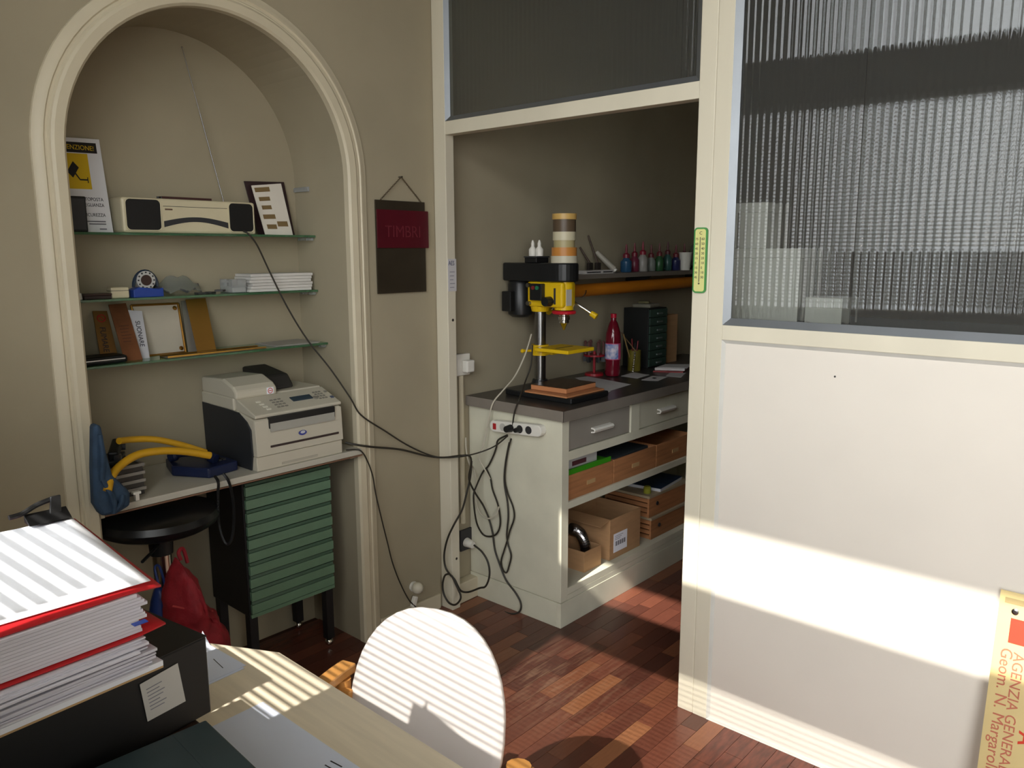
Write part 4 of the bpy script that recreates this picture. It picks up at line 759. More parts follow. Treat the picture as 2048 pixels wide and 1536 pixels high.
for y, z in ((DY+0.02, 1.43), (DY+0.02, 1.35)): part('bolt', MB().cyl((DX-0.05, y, z), (DX-0.066, y, z), 0.010, n=10), STEEL, hd)
sw = part('switch_box', MB().b2(DX-0.075, DX-0.048, DY-0.068, DY+0.000, 1.365, 1.438), DBLK, dr, bevel=0.003)
part('start_button', MB().cyl((DX-0.075, DY-0.045, 1.42), (DX-0.080, DY-0.045, 1.42), 0.009, n=12), mat('button_green', (40, 120, 84), 0.4), sw); part('stop_button', MB().cyl((DX-0.075, DY-0.022, 1.42), (DX-0.080, DY-0.022, 1.42), 0.009, n=12), mat('button_red', (120, 40, 44), 0.4), sw)
part('depth_knob', MB().cyl((DX-0.05, DY-0.095, 1.362), (DX-0.085, DY-0.095, 1.362), 0.022, 0.020, 18), DBLK, dr); part('depth_slot', MB().b2(DX-0.052, DX-0.049, DY-0.128, DY-0.118, 1.35, 1.42), DARKGREY, hd); part('rating_label', MB().b2(DX-0.04, DX-0.002, DY-0.1785, DY-0.1765, 1.345, 1.415), mat('rating_label', (206, 202, 190), 0.4), hd)
part('belt_cover', MB().prism([(DX+0.062*math.cos(a), DY-0.135+0.062*math.sin(a), 1.447) for a in [math.pi+math.pi*i/12 for i in range(13)]] + [(DX+0.058, DY+0.175, 1.447), (DX-0.058, DY+0.175, 1.447)], (0, 0, 0.080)), DBLK, dr, bevel=0.006)
mt = part('motor', MB().lathe([(0.040, 0), (0.056, 0.012), (0.058, 0.03), (0.058, 0.15), (0.050, 0.164)], (DX, DY+0.118, 1.282), n=28), DBLK, dr, smooth=True); part('capacitor_box', MB().b2(DX-0.088, DX-0.055, DY+0.10, DY+0.155, 1.31, 1.40), DBLK, mt, bevel=0.004)
part('guard_ring', MB().tube([(DX+0.046*math.cos(a), DY-0.135+0.046*math.sin(a), 1.314) for a in [2*math.pi*i/20 for i in range(20)]], 0.008, 8, closed=True), mat('guard_red', (190, 28, 44), 0.35), dr)
part('chuck', MB().lathe([(0.016, 0.085), (0.022, 0.080), (0.022, 0.062), (0.026, 0.060), (0.026, 0.046), (0.022, 0.044), (0.022, 0.032), (0.017, 0.028), (0.007, 0.008), (0.003, 0.0)], (DX, DY-0.135, 1.236), n=18), CHROME, dr, smooth=True)
fp0 = Vector((DX+0.045, DY-0.10, 1.375)); part('feed_hub', MB().cyl((DX+0.04, DY-0.10, 1.375), (DX+0.075, DY-0.10, 1.375), 0.018, n=14), STEEL, dr)
for k, a in enumerate((-0.55, 1.55, 3.64)):
    d_ = Vector((0.25, -math.cos(a), math.sin(a))).normalized(); p1 = Vector((DX+0.065, DY-0.10, 1.375)) + d_*0.145
    h_ = part('feed_handle', MB().cyl((DX+0.065, DY-0.10, 1.375), p1, 0.005, n=8), CHROME, dr); part('grip', MB().cyl(p1-d_*0.012, p1+d_*0.018, 0.012, 0.014, 12), DYEL, h_)
# tape rolls and glue bottles on the belt cover
ztp = 1.5275; TX, TY = DX+0.002, DY-0.135
for i, (r, h, rgb, ad) in enumerate(((0.058, 0.030, (196, 190, 168), 'wide off white tape roll at the foot of the tape stack'), (0.055, 0.036, (196, 132, 62), 'orange brown tape roll in the tape stack'), (0.046, 0.030, (176, 164, 120), 'khaki tape roll in the tape stack'), (0.050, 0.036, (206, 198, 168), 'pale cream tape roll in the tape stack'), (0.050, 0.052, (92, 76, 58), 'dark brown tape roll in the tape stack'), (0.053, 0.024, (206, 168, 96), 'golden tape roll on top of the tape stack'))):
    t = thing('tape_roll', ad, 'tape', (TX, TY, ztp)); ox = 0.004*((i*3) % 3-1)
    part('tape', MB().lathe([(r*0.72, 0), (r, 0), (r, h), (r*0.72, h)], (TX+ox, TY, ztp+0.0002), n=28), mat('tape_%d' % i, rgb, 0.4, var=0.03), t, smooth=True); part('core', MB().lathe([(r*0.64, 0), (r*0.715, 0), (r*0.715, h), (r*0.64, h)], (TX+ox, TY, ztp+0.0002), n=24), CARD, t); ztp += h
t = thing('bottle_tray', 'small black tray under two white glue bottles', 'tray', (DX, DY+0.03, 1.5275)); part('tray_base', MB().b2(DX-0.045, DX+0.04, DY-0.015, DY+0.055, 1.5275, 1.550), BLACK, t, bevel=0.003); part('tray_rim', MB().b2(DX-0.048, DX+0.043, DY-0.018, DY+0.058, 1.550, 1.556), DARKGREY, t, bevel=0.002)
for i, y in enumerate((0.036, -0.002)):
    t = thing('glue_bottle', ('small white glue bottle on the drill press away from the tape rolls', 'small white glue bottle on the drill press next to the tape rolls')[i], 'bottle', (DX-0.01, DY+y, 1.556), group='glue bottles on the drill press'); part('bottle', MB().lathe([(0.017, 0), (0.018, 0.003), (0.018, 0.03), (0.008, 0.042), (0.008, 0.046)], (DX-0.01, DY+y, 1.5565), n=16), WHITE, t, smooth=True); part('nozzle', MB().lathe([(0.008, 0), (0.008, 0.01), (0.003, 0.024)], (DX-0.01, DY+y, 1.6025), n=12), WHITE, t)
# plaques on the drill base
zb_ = CT+0.0265
t = thing('copper_board', 'flat copper coloured board on the drill press base', 'board', (2.69, 2.10, zb_)); part('board', MB().box((2.695, 2.096, zb_+0.004), (0.27, 0.232, 0.007)), mat('board_copper', (188, 128, 86), 0.4, var=0.06), t); part('film', MB().box((2.70, 2.105, zb_+0.0078), (0.25, 0.216, 0.0006)), mat('board_film', (168, 112, 76), 0.35), t)
t = thing('engraved_block', 'dark engraved printing block on the copper board', 'block', (2.71, 2.11, zb_+0.009)); part('wood_block', MB().box((2.715, 2.118, zb_+0.019), (0.225, 0.19, 0.02), rz=0.04), mat('block_wood', (196, 132, 88), 0.5), t, bevel=0.001); part('plate', MB().box((2.715, 2.118, zb_+0.0303), (0.225, 0.19, 0.0022), rz=0.04), mat('block_plate', (92, 66, 44), 0.35, 0.5, var=0.35, scale=40), t)
# wall shelf and what stands on it
WS, WSY = 1.445, 2.262
t = thing('wall_shelf', 'grey painted wall shelf above the workbench', 'shelf', (3.7, 2.36, WS)); part('board', MB().b2(2.85, 4.42, WSY, YA-0.003, WS, WS+0.022), mat('shelf_grey', (112, 104, 94), 0.5, var=0.05), t, bevel=0.001)
for x in (3.05, 3.7, 4.35): part('bracket', MB().prism([(x, YA-0.003, WS), (x, WSY+0.03, WS), (x, YA-0.003, WS-0.09)], (0.012, 0, 0)), DARKGREY, t)
yb = thing('yellow_pipe', 'long yellow plastic pipe hung under the wall shelf', 'pipe', (3.6, WSY+0.04, 1.40)); part('pipe', MB().cyl((2.86, WSY+0.035, 1.388), (4.45, WSY+0.035, 1.400), 0.031, n=20), mat('pipe_ochre', (186, 112, 24), 0.4, var=0.08), yb, smooth=True)
for x in (3.07, 4.33): part('hanger', MB().tube([(x, WSY+0.035+0.034*math.cos(a), 1.393+0.034*math.sin(a)) for a in [math.pi+math.pi*i/10 for i in range(11)]] + [(x, WSY+0.069, WS-0.0005)], 0.003, 6), STEEL, yb)
ST = WS+0.0222
def onshelf(px, y=2.33): p_ = hy(px, 540, y); return p_.x
for i, px in enumerate((1176, 1192)):
    x = onshelf(px, 2.41); t = thing('brush', ('short dark paint brush standing on the wall shelf', 'tall dark paint brush standing on the wall shelf')[i], 'brush', (x, 2.41, ST)); part('handle', MB().cyl((x, 2.40, ST+0.05), (x-0.02, 2.448, ST+0.13+0.06*i), 0.006, 0.004, 10), mat('brush_wood', (70, 52, 40), 0.5), t); part('bristles', MB().b2(x-0.018, x+0.018, 2.39, 2.408, ST, ST+0.052), mat('bristle', (44, 36, 30), 0.8), t, bevel=0.004)
for i, (px, w) in enumerate(((1180, 0.13), (1208, 0.10))):
    x = onshelf(px, 2.29); t = thing('cassette_box', ('flat white cassette box beside the drill head', 'flat white cassette box beside the leaning tube')[i], 'box', (x, 2.29, ST)); part('case', MB().b2(x-w/2, x+w/2, 2.266, 2.33, ST, ST+0.018), mat('case_white', (186, 182, 178), 0.4), t, bevel=0.002); part('insert', MB().b2(x-w/2+0.01, x+w/2-0.01, 2.2653, 2.2659, ST+0.006, ST+0.012), DARKGREY, t)
x = onshelf(1232, 2.32); t = thing('glue_tube', 'white squeeze tube leaning on the wall shelf', 'tube', (x, 2.34, ST)); part('tube_body', MB().cyl((x, 2.33, ST+0.016), (x-0.035, 2.42, ST+0.105), 0.016, 0.012, 14), mat('tube_white', (172, 166, 152), 0.45), t, smooth=True); part('cap', MB().cyl((x+0.003, 2.322, ST+0.008), (x, 2.33, ST+0.016), 0.011, n=12), WHITE, t)
cols = [((40, 78, 110), (120, 36, 50), 0.030), ((110, 40, 60), (120, 30, 46), 0.026), ((150, 146, 140), (140, 34, 52), 0.028), ((130, 136, 130), (110, 40, 46), 0.026), ((44, 84, 50), (104, 40, 44), 0.025), ((52, 90, 84), (96, 40, 46), 0.025), ((38, 42, 84), (110, 34, 44), 0.027), ((34, 44, 92), (100, 32, 40), 0.026)]
nm = ('blue', 'plum', 'pale grey', 'grey green', 'green', 'teal', 'violet', 'navy')
for i, (c1, c2, r) in enumerate(cols):
    x = onshelf(1252+16.5*i, 2.34+0.02*(i % 2)); y = 2.34+0.02*(i % 2); h = 0.07+0.008*(i % 3)
    t = thing('ink_bottle', nm[i]+' ink bottle with a red dropper cap on the wall shelf', 'bottle', (x, y, ST), group='ink bottles on the wall shelf')
    part('bottle', MB().lathe([(r*0.9, 0), (r, 0.004), (r, h*0.8), (r*0.55, h), (r*0.5, h+0.01)], (x, y, ST+0.0002), n=16), mat('ink_%d' % i, c1, 0.3), t, smooth=True); k_ = part('cap', MB().lathe([(r*0.62, 0), (r*0.62, 0.018), (r*0.3, 0.026)], (x, y, ST+h+0.004), n=14), mat('inkcap_%d' % i, c2, 0.4), t); part('dropper', MB().lathe([(r*0.22, 0), (r*0.24, 0.02), (r*0.12, 0.045)], (x, y, ST+h+0.0295), n=10), mat('inkcap_%d' % i, c2, 0.4), k_)
x = onshelf(1370, 2.30); t = thing('paper_cup', 'white plastic cup at the end of the ink bottles', 'cup', (x, 2.30, ST)); part('cup', MB().lathe([(0.026, 0), (0.027, 0.002), (0.036, 0.10), (0.034, 0.10), (0.025, 0.004)], (x, 2.30, ST+0.0002), n=20), WHITE, t, smooth=True); part('cup_rim', MB().tube([(x+0.036*math.cos(a), 2.30+0.036*math.sin(a), ST+0.10) for a in [2*math.pi*i/18 for i in range(18)]], 0.002, 6, closed=True), WHITE, t)
# things on the bench top
PB2 = mat('bench_paper', (196, 194, 192), 0.7, var=0.02)
def sheet(corners, z, label, m=PB2, th=0.0008, cat='paper', name='paper_sheet', group=None):
    P = [hz(px, py, z) for px, py in corners]
    return solo(name, MB().prism(P, (0, 0, th)), m, label, cat, group)
sheet([(1150, 756), (1175, 753), (1262, 769), (1216, 783)], CT+0.0006, 'long white paper sheet on the bench beside the engraved block')
sheet([(1176, 789), (1216, 781), (1222, 783), (1186, 794)], CT+0.0016, 'narrow white paper slip at the corner of the engraved block')
sheet([(1242, 752), (1267, 745), (1299, 750), (1275, 757)], CT+0.0006, 'blank white card on the bench in front of the pen jar')
sheet([(1283, 760), (1305, 752), (1336, 754), (1316, 762)], CT+0.0006, 'white card with a dark mark on the bench')
sheet([(1332, 752), (1340, 745), (1372, 746), (1362, 755)], CT+0.0006, 'pale card at the far end of the bench')
sheet([(1303, 756), (1308, 755), (1314, 756), (1309, 757.5)], CT+0.0018, 'small dark stamp mark on a white card', INK, th=0.0004, name='stamp_mark', cat='mark')
t = thing('red_folder', 'red folder under white papers at the far end of the bench', 'folder', hz(1335, 733, CT)); P = [hz(px, py, CT+0.001) for px, py in ((1306, 744), (1322, 738), (1376, 738), (1366, 746))]
part('cover', MB().prism(P, (0, 0, 0.006)), mat('folder_red', (140, 38, 38), 0.5), t); part('papers', MB().prism([p+Vector((0.03, 0.008, 0.0065)) for p in P], (0, 0, 0.012)), PB2, t); part('loose_sheet', MB().prism([p+Vector((0.05, 0.004, 0.019)) for p in P], (0, 0, 0.002)), PB2, t)
bt = hz(1225, 752, CT)
t = thing('soda_bottle', 'large red plastic drink bottle with a blue and white label', 'bottle', (bt.x, bt.y, CT)); RB = mat('bottle_red', (110, 16, 34), 0.15, var=0.05, coat=0.5); BR = 0.040
part('bottle', MB().lathe([(0.028, 0), (0.036, 0.004), (BR, 0.02), (BR*0.96, 0.06), (BR, 0.085), (BR, 0.175), (BR*0.98, 0.20), (BR*0.92, 0.225), (0.022, 0.272), (0.014, 0.285), (0.014, 0.30)], (bt.x, bt.y, CT+0.0005), n=28), RB, t, smooth=True)
lb = part('label', MB().lathe([(BR+0.0006, 0.088), (BR+0.0006, 0.172)], (bt.x, bt.y, CT), n=28), mat('label_pink', (196, 70, 110), 0.4), t, smooth=True)
lb2 = MB()
for i in range(6):
    a0 = math.radians(225-20*i+30); lb2.add([(bt.x+(BR+0.0014)*math.cos(a), bt.y+(BR+0.0014)*math.sin(a), CT+z) for a in (a0, a0-math.radians(20)) for z in (0.092, 0.168)], [(0, 1, 3, 2)])
part('label_field', lb2, mat('label_blue', (60, 110, 180), 0.4, var=0.35, scale=30, rgb2=(220, 210, 220)), t); part('cap', MB().cyl((bt.x, bt.y, CT+0.300), (bt.x, bt.y, CT+0.320), 0.0155, n=18), mat('cap_red', (190, 20, 50), 0.35), t)
sk = hz(1188, 750, CT)
t = thing('stamp_rack', 'red rotating stamp rack with hanging rubber stamps', 'rack', (sk.x, sk.y, CT)); RK = mat('rack_red', (150, 26, 38), 0.4)
part('base', MB().cyl((sk.x, sk.y, CT+0.0005), (sk.x, sk.y, CT+0.012), 0.05, 0.046, 24), RK, t); part('stem', MB().cyl((sk.x, sk.y, CT+0.012), (sk.x, sk.y, CT+0.125), 0.007, n=10), RK, t); part('ring', MB().cyl((sk.x, sk.y, CT+0.10), (sk.x, sk.y, CT+0.109), 0.055, n=24), RK, t)
for k in range(6):
    a = 2*math.pi*k/6; x, y = sk.x+0.046*math.cos(a), sk.y+0.046*math.sin(a); s_ = part('stamp_handle', MB().lathe([(0.008, 0), (0.005, 0.02), (0.006, 0.05), (0.009, 0.062), (0.004, 0.07)], (x, y, CT+0.1095), n=10), mat('stamp_wood', (96, 60, 56), 0.5), t, smooth=True); part('stamp_foot', MB().box((x, y, CT+0.085), (0.022, 0.012, 0.028), rz=a), DARKGREY, s_)
pj = hz(1268, 741, CT)
t = thing('pen_jar', 'yellow and grey tin of pens beside the small green drawers', 'jar', (pj.x, pj.y, CT)); part('tin', MB().lathe([(0.034, 0), (0.035, 0.002), (0.035, 0.11), (0.033, 0.11), (0.032, 0.006)], (pj.x, pj.y, CT+0.0005), n=20), mat('tin_olive', (128, 116, 44), 0.4, var=0.2), t, smooth=True)
for k, (dx, dy, h, rgb) in enumerate(((-0.06, 0.02, 0.20, (168, 140, 90)), (0.0, 0.015, 0.17, (130, 30, 34)), (0.012, -0.01, 0.16, (120, 30, 40)), (-0.012, -0.01, 0.15, (40, 40, 44)))):
    part('pen', MB().cyl((pj.x+dx*0.15, pj.y+dy*0.15, CT+0.01), (pj.x+dx*1.2, pj.y+dy*1.2, CT+h), 0.0038, n=8), mat('pen_%d' % k, rgb, 0.4), t)
t = thing('bead_chain', 'short chain of steel beads on the bench by the pen jar', 'chain', hz(1265, 746, CT))
for k in range(9): part('bead', MB().ball(hx(1270-0.5*k, 706+4.6*k, pj.x-0.075), 0.006, 8), CHROME, t)
part('cord', MB().tube([hx(1271, 702, pj.x-0.06), hx(1262, 690, pj.x-0.055), hx(1247, 672, pj.x-0.05), hx(1243, 665, pj.x-0.05)], 0.003, 6), mat('tan_cord', (120, 92, 60), 0.6), t)
g0 = hz(1296, 737, CT)
t = thing('small_drawer_unit', 'small dark green drawer unit on the bench beside the bottle', 'drawer unit', (g0.x+0.09, g0.y+0.07, CT)); gx0, gx1, gy0, gy1, gh = g0.x, g0.x+0.185, g0.y, min(g0.y+0.165, YA-0.01), 0.325
part('case', MB().b2(gx0, gx1, gy0+0.004, gy1, CT+0.0005, CT+gh), mat('unit_black', (26, 28, 28), 0.5), t, bevel=0.002)
for k in range(7):
    z = CT+0.008+k*0.045; d = part('drawer', MB().b2(gx0+0.004, gx1-0.004, gy0-0.004, gy0+0.0038, z, z+0.041), mat('unit_green', (52, 74, 64), 0.4, rnd=0.1), t, bevel=0.001); part('pull', MB().b2((gx0+gx1)/2-0.02, (gx0+gx1)/2+0.03, gy0-0.012, gy0-0.0042, z+0.014, z+0.022), mat('pull_grey', (120, 130, 126), 0.35, 0.4), d)
t = thing('cloth_pad', 'folded grey cloth on the small green drawer unit', 'cloth', (gx0+0.08, gy0+0.08, CT+gh)); part('cloth', MB().box((gx0+0.085, gy0+0.075, CT+gh+0.012), (0.13, 0.11, 0.022), rz=0.1), mat('cloth_grey', (128, 124, 108), 0.9), t, bevel=0.008); part('fold', MB().box((gx0+0.07, gy0+0.08, CT+gh+0.030), (0.06, 0.06, 0.013), rz=0.5), mat('cloth_olive', (112, 106, 74), 0.9), t, bevel=0.005)
c0 = hz(1345, 728, CT)
t = thing('tall_carton', 'plain brown tall carton standing on the bench behind the papers', 'box', (c0.x+0.08, c0.y+0.05, CT)); part('carton', MB().b2(gx1+0.012, gx1+0.17, gy0+0.03, gy1, CT+0.0005, CT+0.275), CARD, t, bevel=0.002); part('tape_strip', MB().b2(gx1+0.0115, gx1+0.1705, (gy0+gy1)/2-0.02, (gy0+gy1)/2+0.02, CT+0.272, CT+0.276), mat('packing_tape', (166, 130, 86), 0.3), t)
t = thing('shelf_bag', 'clear plastic bag slumped on the wall shelf by the cup', 'bag', (4.0, 2.38, ST)); x = onshelf(1392, 2.39); part('film', MB().grid(lambda u, v: (x-0.09+0.2*u, 2.33+0.12*v, ST+0.004+0.16*math.sin(math.pi*u)*math.sin(math.pi*v)**0.7+0.012*math.sin(21*u+9*v)), 16, 10), MATS['film'], t, smooth=True, solid=0.0006)
# cabinet with white boxes behind the fluted glass
t = thing('filing_cabinet', 'grey two door cabinet standing behind the fluted glass partition', 'cabinet', (2.56, 0.75, 0)); FCB = mat('filing_grey', (110, 108, 102), 0.5)
part('case', MB().b2(2.345, 2.72, 0.30, 1.185, 0.0, 1.36), FCB, t, bevel=0.003)
for y0, y1 in ((0.305, 0.74), (0.745, 1.18)): d = part('door', MB().b2(2.7205, 2.736, y0, y1, 0.05, 1.35), FCB, t, bevel=0.002); part('handle', MB().b2(2.7365, 2.75, 0.725 if y0 < 0.5 else 0.75, 0.735 if y0 < 0.5 else 0.76, 0.7, 0.82), STEEL, d)
WB = mat('box_white', (240, 236, 226), 0.6, var=0.02)
def carton(y0, y1, z0, z1, label, x0=2.40, x1=2.58):
    t = thing('white_box', label, 'box', ((x0+x1)/2, (y0+y1)/2, z0)); part('box', MB().b2(x0, x1, y0, y1, z0, z1-0.03), WB, t, bevel=0.002); part('lid', MB().b2(x0-0.002, x1+0.002, y0-0.002, y1+0.002, z1-0.0298, z1), WB, t, bevel=0.002)
carton(0.965, 1.18, 1.3605, 1.585, 'white carton behind the glass at the bottom of its stack'); carton(1.078, 1.18, 1.5855, 1.728, 'white carton behind the glass on top of a larger one', 2.41, 2.55); carton(0.83, 0.935, 1.3605, 1.438, 'small low white carton alone behind the glass', 2.40, 2.5)

# ================================================================== on the partition: thermometer, lettered plate
a, b = hx(1391, 455, XP), hx(1416, 587, XP)
y1, y0, z1, z0 = a.y, hx(1415, 520, XP).y, hx(1403, 455, XP).z, hx(1403, 586, XP).z
th = thing('thermometer', 'pale yellow wall thermometer with green rim on the door post', 'thermometer', (XP, (y0+y1)/2, z0))
def rr_yz(y0, y1, z0, z1, x, r, d, n=5):
    pts = []
    for cy, cz, a0 in ((y1-r, z1-r, 0), (y0+r, z1-r, 90), (y0+r, z0+r, 180), (y1-r, z0+r, 270)):
        for i in range(n+1): a = math.radians(a0+90*i/n); pts.append((x, cy+r*math.cos(a), cz+r*math.sin(a)))
    return MB().prism(pts, (d, 0, 0))
part('rim', rr_yz(y0, y1, z0, z1, XP-0.007, 0.012, 0.0065), mat('thermo_green', (74, 146, 78), 0.4), th); part('face', rr_yz(y0+0.005, y1-0.005, z0+0.005, z1-0.005, XP-0.0078, 0.008, 0.002), mat('thermo_face', (214, 212, 138), 0.4, var=0.02), th)
ym = (y0+y1)/2; tubep = part('tube', MB().cyl((XP-0.009, ym, z0+0.035), (XP-0.009, ym, z1-0.03), 0.0013, n=8).ball((XP-0.009, ym, z0+0.03), 0.003, 8), mat('thermo_tube', (96, 96, 74), 0.3), th)
for i in range(9):
    z = z0+0.05+i*(z1-z0-0.085)/8
    text('numeral', str(abs(-20+i*10) if i else 30), INK, th, (XP-0.0082, ym-0.004, z-0.004), (0, -1, 0), (0, 0, 1), 0.011); text('numeral', str(abs((i-3)*15)), INK, th, (XP-0.0082, ym+0.017, z-0.004), (0, -1, 0), (0, 0, 1), 0.010)
text('lettering', 'C', INK, th, (XP-0.0082, ym+0.004, z1-0.022), (0, -1, 0), (0, 0, 1), 0.014)
JH = mat('hole_dark', (40, 34, 28), 0.7)
for px, py in ((905, 640), (911, 1116)):
    p = hx(px, py, XP+0.03); part('screw_hole', MB().cyl((XP+0.028, 2.3885, p.z), (XP+0.028, 2.3872, p.z), 0.006, n=12), JH, pt)
# small printed card taped inside the jamb
q1, q2 = hy(896, 518, 2.387), hy(912, 582, 2.387)
t = thing('jamb_card', 'small white printed card taped inside the door jamb', 'card', (XP+0.025, 2.387, q2.z)); zA, zB = q1.z, q2.z
part('card', MB().b2(XP+0.003, XP+0.050, 2.3855, 2.3873, zB, zA), mat('jamb_paper', (206, 204, 206), 0.6), t); text('lettering', 'AES', mat('ink_blue', (52, 58, 96), 0.5), t, (XP+0.005, 2.3852, zA-0.026), (1, 0, 0), (0, 0, 1), 0.026, squeeze=0.8)
for i in range(5): part('print_line', MB().b2(XP+0.012, XP+0.040-0.004*(i % 3), 2.3850, 2.3855, zA-0.055-0.016*i, zA-0.052-0.016*i), mat('ink_grey', (140, 140, 150), 0.6), t)
# lettered brass plate leaning on the panel
tp = hx(2001, 1180, XP-0.012); PLH = tp.z; yl = tp.y; wd = 0.20
xb_, xt_ = XP-0.11, XP-0.006
pln = thing('office_plate', 'pale brass office plate lettered in red leaning on the white panel', 'sign', (xb_, yl-wd/2, 0))
PB_ = [Vector((xb_, yl, 0.0)), Vector((xb_, yl-wd, 0.0)), Vector((xt_, yl-wd, PLH)), Vector((xt_, yl, PLH))]
up = (PB_[3]-PB_[0]).normalized(); sdv = Vector((0, -1, 0)); nrm = up.cross(sdv); nrm = nrm if nrm.x < 0 else -nrm
part('plate', MB().prism(PB_, -nrm*0.003), mat('plate_brass', (222, 200, 142), 0.4, 0.15, var=0.04), pln)
def onq(s, h, l=0.0008): return PB_[3] + sdv*s - up*h + nrm*l
part('darker_band', MB().prism([onq(0.012, 0.016), onq(wd, 0.016), onq(wd, 0.03), onq(0.012, 0.03)], nrm*0.0005), mat('plate_band', (180, 160, 112), 0.4, 0.2), pln)  # darker strip across the plate near its top
part('screw', MB().lathe([(0.008, 0), (0.008, 0.002), (0.004, 0.004)], onq(0.037, 0.048), nrm, 16), STEEL, pln)
RDI = mat('plate_red', (216, 66, 44), 0.45); part('logo_block', MB().prism([onq(0.030, 0.066), onq(0.088, 0.066), onq(0.088, 0.13), onq(0.030, 0.13)], nrm*0.0006), RDI, pln)
TXR = mat('plate_text', (190, 108, 84), 0.5)
text('lettering', 'Geom. N. Margaroli', TXR, pln, onq(0.018, 0.145, 0.001), -up, sdv, 0.038, squeeze=1.05)
text('lettering', 'AGENZIA GENERALE', TXR, pln, onq(0.046, 0.150, 0.001), -up, sdv, 0.034, squeeze=1.05)
text('lettering', 'A', RDI, pln, onq(0.080, 0.345, 0.001), -up, sdv, 0.05, squeeze=1.0, bold=0.001)
h = hx(1670, 753, XP+0.008); solo('nail_head', MB().cyl((XP+0.0079, h.y, h.z), (XP+0.006, h.y, h.z), 0.003, n=8), STEEL, 'tiny nail head in the white partition panel', 'nail')

# ================================================================== foreground: table, chair, papers
TZ = 0.74
tb = thing('table', 'birch veneer table with a cut corner', 'table', (0.42, 1.1, 0))
top = [(0.022, 0.42), (0.815, 0.42), (0.829, 1.405), (0.757, 1.543), (0.64, 1.76), (0.022, 1.76)]
part('table_top', MB().prism([(x, y, TZ-0.026) for x, y in top], (0, 0, 0.026)), BIRCH, tb, bevel=0.002)
part('apron', MB().b2(0.06, 0.74, 0.50, 0.52, TZ-0.10, TZ-0.0265), PINE, tb); part('apron', MB().b2(0.06, 0.60, 1.66, 1.68, TZ-0.10, TZ-0.0265), PINE, tb)
for x, y in ((0.07, 0.51), (0.74, 0.51), (0.07, 1.67), (0.60, 1.67)): part('leg', MB().cyl((x, y, 0), (x, y, TZ-0.0265), 0.022, 0.026, 16), PINE, tb, smooth=True)
# chair
wv = Vector((-0.301, 0.9536, 0)); nv = Vector((-0.9536, -0.301, 0)); cc0 = Vector((1.045, 1.195, 0))   # width axis (to the wall) and facing direction
ch = thing('chair', 'chair with oval white backrest and pale wooden frame tucked under the table', 'chair', (cc0.x-0.16, cc0.y-0.05, 0))
def cp_(s, f, z): return cc0 + wv*s + nv*f + Vector((0, 0, z))
CHW = mat('chair_white', (222, 216, 212), 0.35, var=0.01)
def back(s, z):   # gently curved and leaning back
    return cp_(s, -(z-0.50)*0.22 + 0.35*s*s, z)
zc_, hh, hw = 0.560, 0.238, 0.192
mb = MB(); NR, NA = 8, 40; rings = []
for j in range(1, NR+1):
    for i in range(NA):
        a = 2*math.pi*i/NA; r = j/NR; ca, sa = math.cos(a), math.sin(a)
        ex = 2.3; sx = math.copysign(abs(ca)**(2/ex), ca)*hw; sz = math.copysign(abs(sa)**(2/ex), sa)*(hh if sa > 0 else 0.19)
        mb.v.append(back(sx*r, zc_+sz*r))
mb.v.append(back(0, zc_)); ctr = len(mb.v)-1
for i in range(NA): mb.f.append((i, (i+1) % NA, ctr))
for j in range(NR-1):
    for i in range(NA): mb.f.append((j*NA+i, (j+1)*NA+i, (j+1)*NA+(i+1) % NA, j*NA+(i+1) % NA))
part('backrest', mb, CHW, ch, smooth=True, solid=0.012, angle=180)
mb = MB()
for j in range(1, NR+1):
    for i in range(NA):
        a = 2*math.pi*i/NA; r = j/NR; ca, sa = math.cos(a), math.sin(a); mb.v.append(cp_(math.copysign(abs(ca)**0.8, ca)*0.205*r, 0.235+math.copysign(abs(sa)**0.8, sa)*0.205*r, 0.44+0.012*r*r))
mb.v.append(cp_(0, 0.235, 0.44)); ctr = len(mb.v)-1
for i in range(NA): mb.f.append((i, (i+1) % NA, ctr))
for j in range(NR-1):
    for i in range(NA): mb.f.append((j*NA+i, (j+1)*NA+i, (j+1)*NA+(i+1) % NA, j*NA+(i+1) % NA))
part('seat', mb, CHW, ch, smooth=True, solid=0.014, angle=180)
